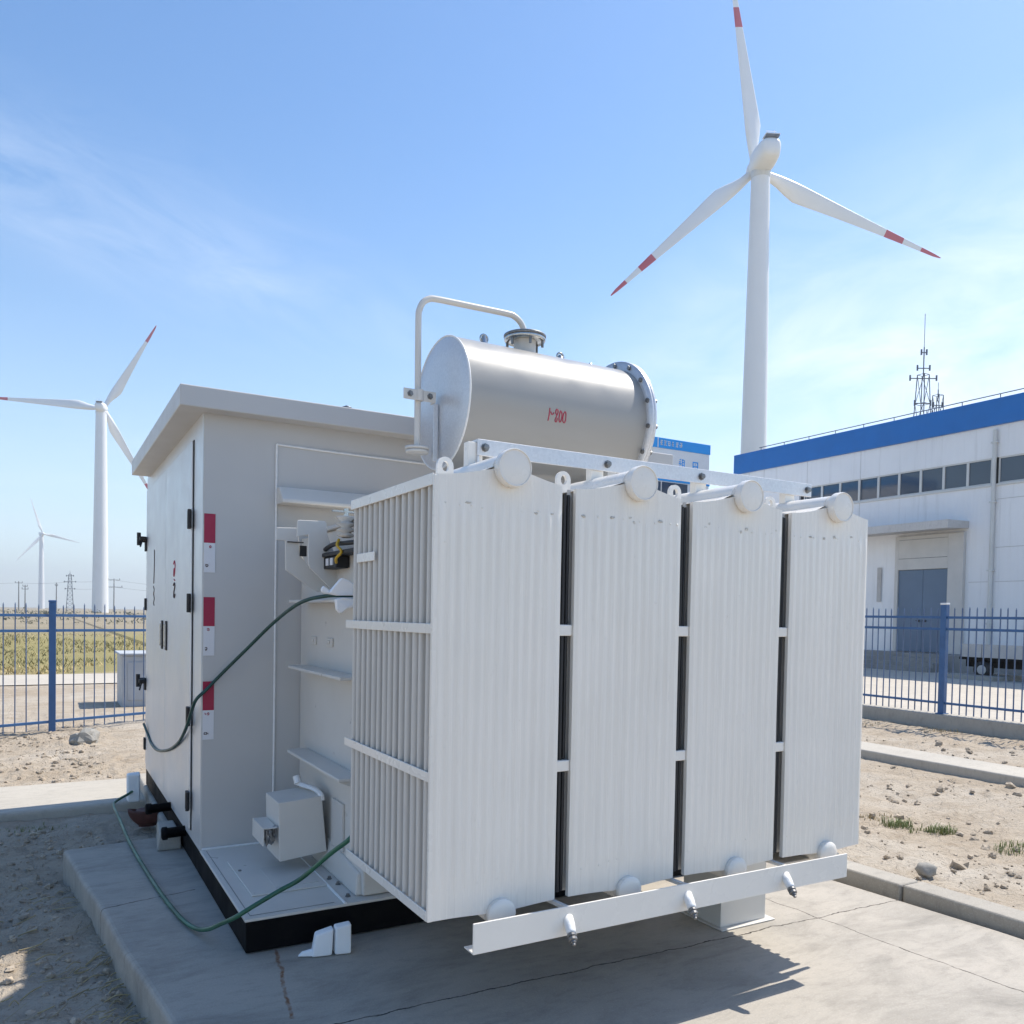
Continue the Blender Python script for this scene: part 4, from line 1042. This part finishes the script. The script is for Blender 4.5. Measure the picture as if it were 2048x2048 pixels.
# ------------------------------------------------------------------ vegetation on the plain
rnd = random.Random(9); m = MB()
for i in range(9000):
    y = 23.6+(rnd.random()**1.6)*34; x = rnd.uniform(-7,5+y*.06)
    if noise.noise(V((x*.25,y*.18,1))) < -.25: continue
    h = rnd.uniform(.05,.17)*(1+.5*noise.noise(V((x*.2,y*.2,7)))); a = rnd.uniform(0,3.14); w = rnd.uniform(.012,.03)
    q = V((math.cos(a)*w,math.sin(a)*w,0)); p = V((x,y,-.17)); l_ = V((rnd.uniform(-.12,.12),rnd.uniform(-.12,.12),h))
    gold = noise.noise(V((x*.15,y*.12,3)))+(.55 if y < 27 else 0)+rnd.uniform(-.3,.3) > .25
    m.add([p-q,p+q,p+l_*.6+q*.6,p+l_*.6-q*.6,p+l_], [(0,1,2,3),(3,2,4)], False, 1 if gold else 0)
tag(m.build('field_grass', [paint('field_green',(.29,.255,.115),.8,var=.3,vs=1,bump=0),paint('field_gold',(.47,.37,.18),.8,var=.25,vs=1,bump=0)]), 'green and golden field grass beyond the concrete road', 'grass', kind='stuff')
m = MB()
for i in range(230):
    y = 75+rnd.random()**.8*240; x = rnd.uniform(-.12*y-4,.22*y+6)
    s = rnd.uniform(.15,.5)*(.6+y/260)
    for k_ in range(12):
        a = rnd.uniform(0,6.28); e = rnd.uniform(.1,1.3); c_ = V((x+rnd.uniform(-s,s)*1.6,y+rnd.uniform(-s,s),-.2+abs(rnd.gauss(0,.45))*s))
        u = V((math.cos(a),math.sin(a),.3)).normalized()*s*rnd.uniform(.2,.45); w_ = V((0,0,1))*s*rnd.uniform(.2,.6)
        m.add([c_-u,c_+u*.6,c_+u+w_,c_-u*.7+w_*.8], [(0,1,2,3)])
tag(m.build('far_scrub', M['scrub']), 'dark low scrub dotted over the far plain', 'scrub', kind='stuff')

# ------------------------------------------------------------------ sky and sun
SUN_EL, SUN_AZ = 57.0, 4.5     # azimuth counted from +X towards +Y
sd = V((math.cos(R(SUN_EL))*math.cos(R(SUN_AZ)), math.cos(R(SUN_EL))*math.sin(R(SUN_AZ)), math.sin(R(SUN_EL))))
L = bpy.data.lights.new('sun', 'SUN'); L.energy = 3.6; L.angle = R(.55); L.color = (1,.93,.82)
lo = bpy.data.objects.new('sun', L); COL.objects.link(lo); lo.rotation_euler = (-sd).to_track_quat('-Z','Y').to_euler(); lo.location = (20,5,30)
w = bpy.data.worlds.new('World'); SC.world = w; w.use_nodes = True
nt = w.node_tree; t = NT(nt); bg = nt.nodes['Background']
sky = t.n('ShaderNodeTexSky', sky_type='NISHITA'); sky.sun_disc = False
sky.sun_elevation = R(SUN_EL); sky.sun_rotation = R(90-SUN_AZ); sky.altitude = 0
sky.air_density = 1.0; sky.dust_density = .35; sky.ozone_density = 1.0
tc = t.n('ShaderNodeTexCoord'); D = tc.outputs['Generated']
dn = t.n('ShaderNodeVectorMath', operation='NORMALIZE'); t.l(D, dn.inputs[0]); D = dn.outputs[0]
sp = t.n('ShaderNodeSeparateXYZ'); t.l(D, sp.inputs[0])
# thin cirrus: two soft banks of streaked cloud fixed in the sky
def dotv(vec):
    q = t.n('ShaderNodeVectorMath', operation='DOT_PRODUCT'); t.l(D, q.inputs[0]); q.inputs[1].default_value = vec; return q.outputs['Value']
def bank(centre, along, su, sv, r0, r1, lo, hi, seed):
    c = V(centre).normalized(); al = V(along); al = (al-c*al.dot(c)).normalized(); pe = c.cross(al)
    u = dotv(al); v = dotv(pe); 
    cu = t.n('ShaderNodeCombineXYZ'); t.l(t.math('MULTIPLY', u, su), cu.inputs[0]); t.l(t.math('MULTIPLY', v, sv), cu.inputs[1]); cu.inputs[2].default_value = seed
    nn = t.noise(cu.outputs[0], 1, 9, .63, dist=.7)
    wide = t.noise(cu.outputs[0], .35, 3, .5)
    du = t.math('DIVIDE', u, r0); dv = t.math('DIVIDE', v, r1)
    rr = t.math('SQRT', t.math('ADD', t.math('MULTIPLY', du, du), t.math('MULTIPLY', dv, dv)))
    fall = t.math('MULTIPLY', t.maprange(rr, .25, 1.15, 1, 0), t.math('GREATER_THAN', dotv(c), 0))
    return t.math('MULTIPLY', t.math('MULTIPLY', t.maprange(nn, lo, hi, 0, 1), t.maprange(wide, .3, .6, .45, 1)), fall)
c1 = bank((.071,.917,.391), (.277,-.003,-.064), 7, 24, .36, .085, .34, .74, 3.0)
c2 = bank((.83,.50,.27), (.25,-.2,.06), 5, 13, .42, .20, .25, .75, 8.0)
c3 = bank((.30,.93,.14), (1,-.3,0), 4, 26, .5, .09, .35, .8, 5.0)
cl = t.math('ADD', t.math('MULTIPLY', c1, .26), t.math('ADD', t.math('MULTIPLY', c2, 1.0), t.math('MULTIPLY', c3, .25)), True)
veil = t.maprange(sp.outputs[2], -.02, .55, .86, 0)
veil = t.math('MULTIPLY', veil, veil)
hs = t.n('ShaderNodeHueSaturation'); hs.inputs['Saturation'].default_value = 1.22; t.l(sky.outputs[0], hs.inputs['Color'])
base_sky = t.mix(veil, hs.outputs[0], (4.0,4.9,5.7))
colr = t.mix(cl, base_sky, (6.2,6.5,6.9))
t.l(colr, bg.inputs['Color']); bg.inputs['Strength'].default_value = .120

# ------------------------------------------------------------------ air
hm = bpy.data.materials.new('haze'); hm.use_nodes = True; hn = NT(hm.node_tree)
for nd in list(hm.node_tree.nodes):
    if nd.type == 'BSDF_PRINCIPLED': hm.node_tree.nodes.remove(nd)
pv = hn.n('ShaderNodeVolumePrincipled'); pv.inputs['Color'].default_value = (.93,.96,1,1); pv.inputs['Density'].default_value = .0004; pv.inputs['Anisotropy'].default_value = .35
hn.l(pv.outputs[0], [x for x in hm.node_tree.nodes if x.type == 'OUTPUT_MATERIAL'][0].inputs['Volume'])
m = MB(); m.box(-2600,-700,-2.5,2600,3600,135)
hz_ = m.build('haze', hm, kind='stuff'); tag(hz_, 'pale dry haze lying over the whole plain', 'haze')

# ------------------------------------------------------------------ camera
cam = bpy.data.cameras.new('camera'); co = bpy.data.objects.new('camera', cam); COL.objects.link(co)
F, YW, PT, RO, SY = 1651.8, 29.6626, -1.5246, 1.0514, 251.54
cam.sensor_width = 36; cam.lens = F/2048*36; cam.shift_y = SY/2048; cam.clip_start = .05; cam.clip_end = 6000
a = R(YW); right = V((math.cos(a),-math.sin(a),0)); fw = V((math.sin(a),math.cos(a),0)); up = V((0,0,1))
p = R(PT); f2 = fw*math.cos(p)+up*math.sin(p); u2 = up*math.cos(p)-fw*math.sin(p)
r = R(RO); rt = right*math.cos(r)+u2*math.sin(r); ut = u2*math.cos(r)-right*math.sin(r)
mt = Matrix((rt, ut, -f2)).transposed().to_4x4(); mt.translation = V((0,0,1.5)); co.matrix_world = mt
SC.camera = co
SC.view_settings.view_transform = 'Standard'; SC.view_settings.look = 'None'; SC.view_settings.exposure = .78; SC.view_settings.gamma = 1
SC.cycles.max_bounces = 8; SC.cycles.use_denoising = True
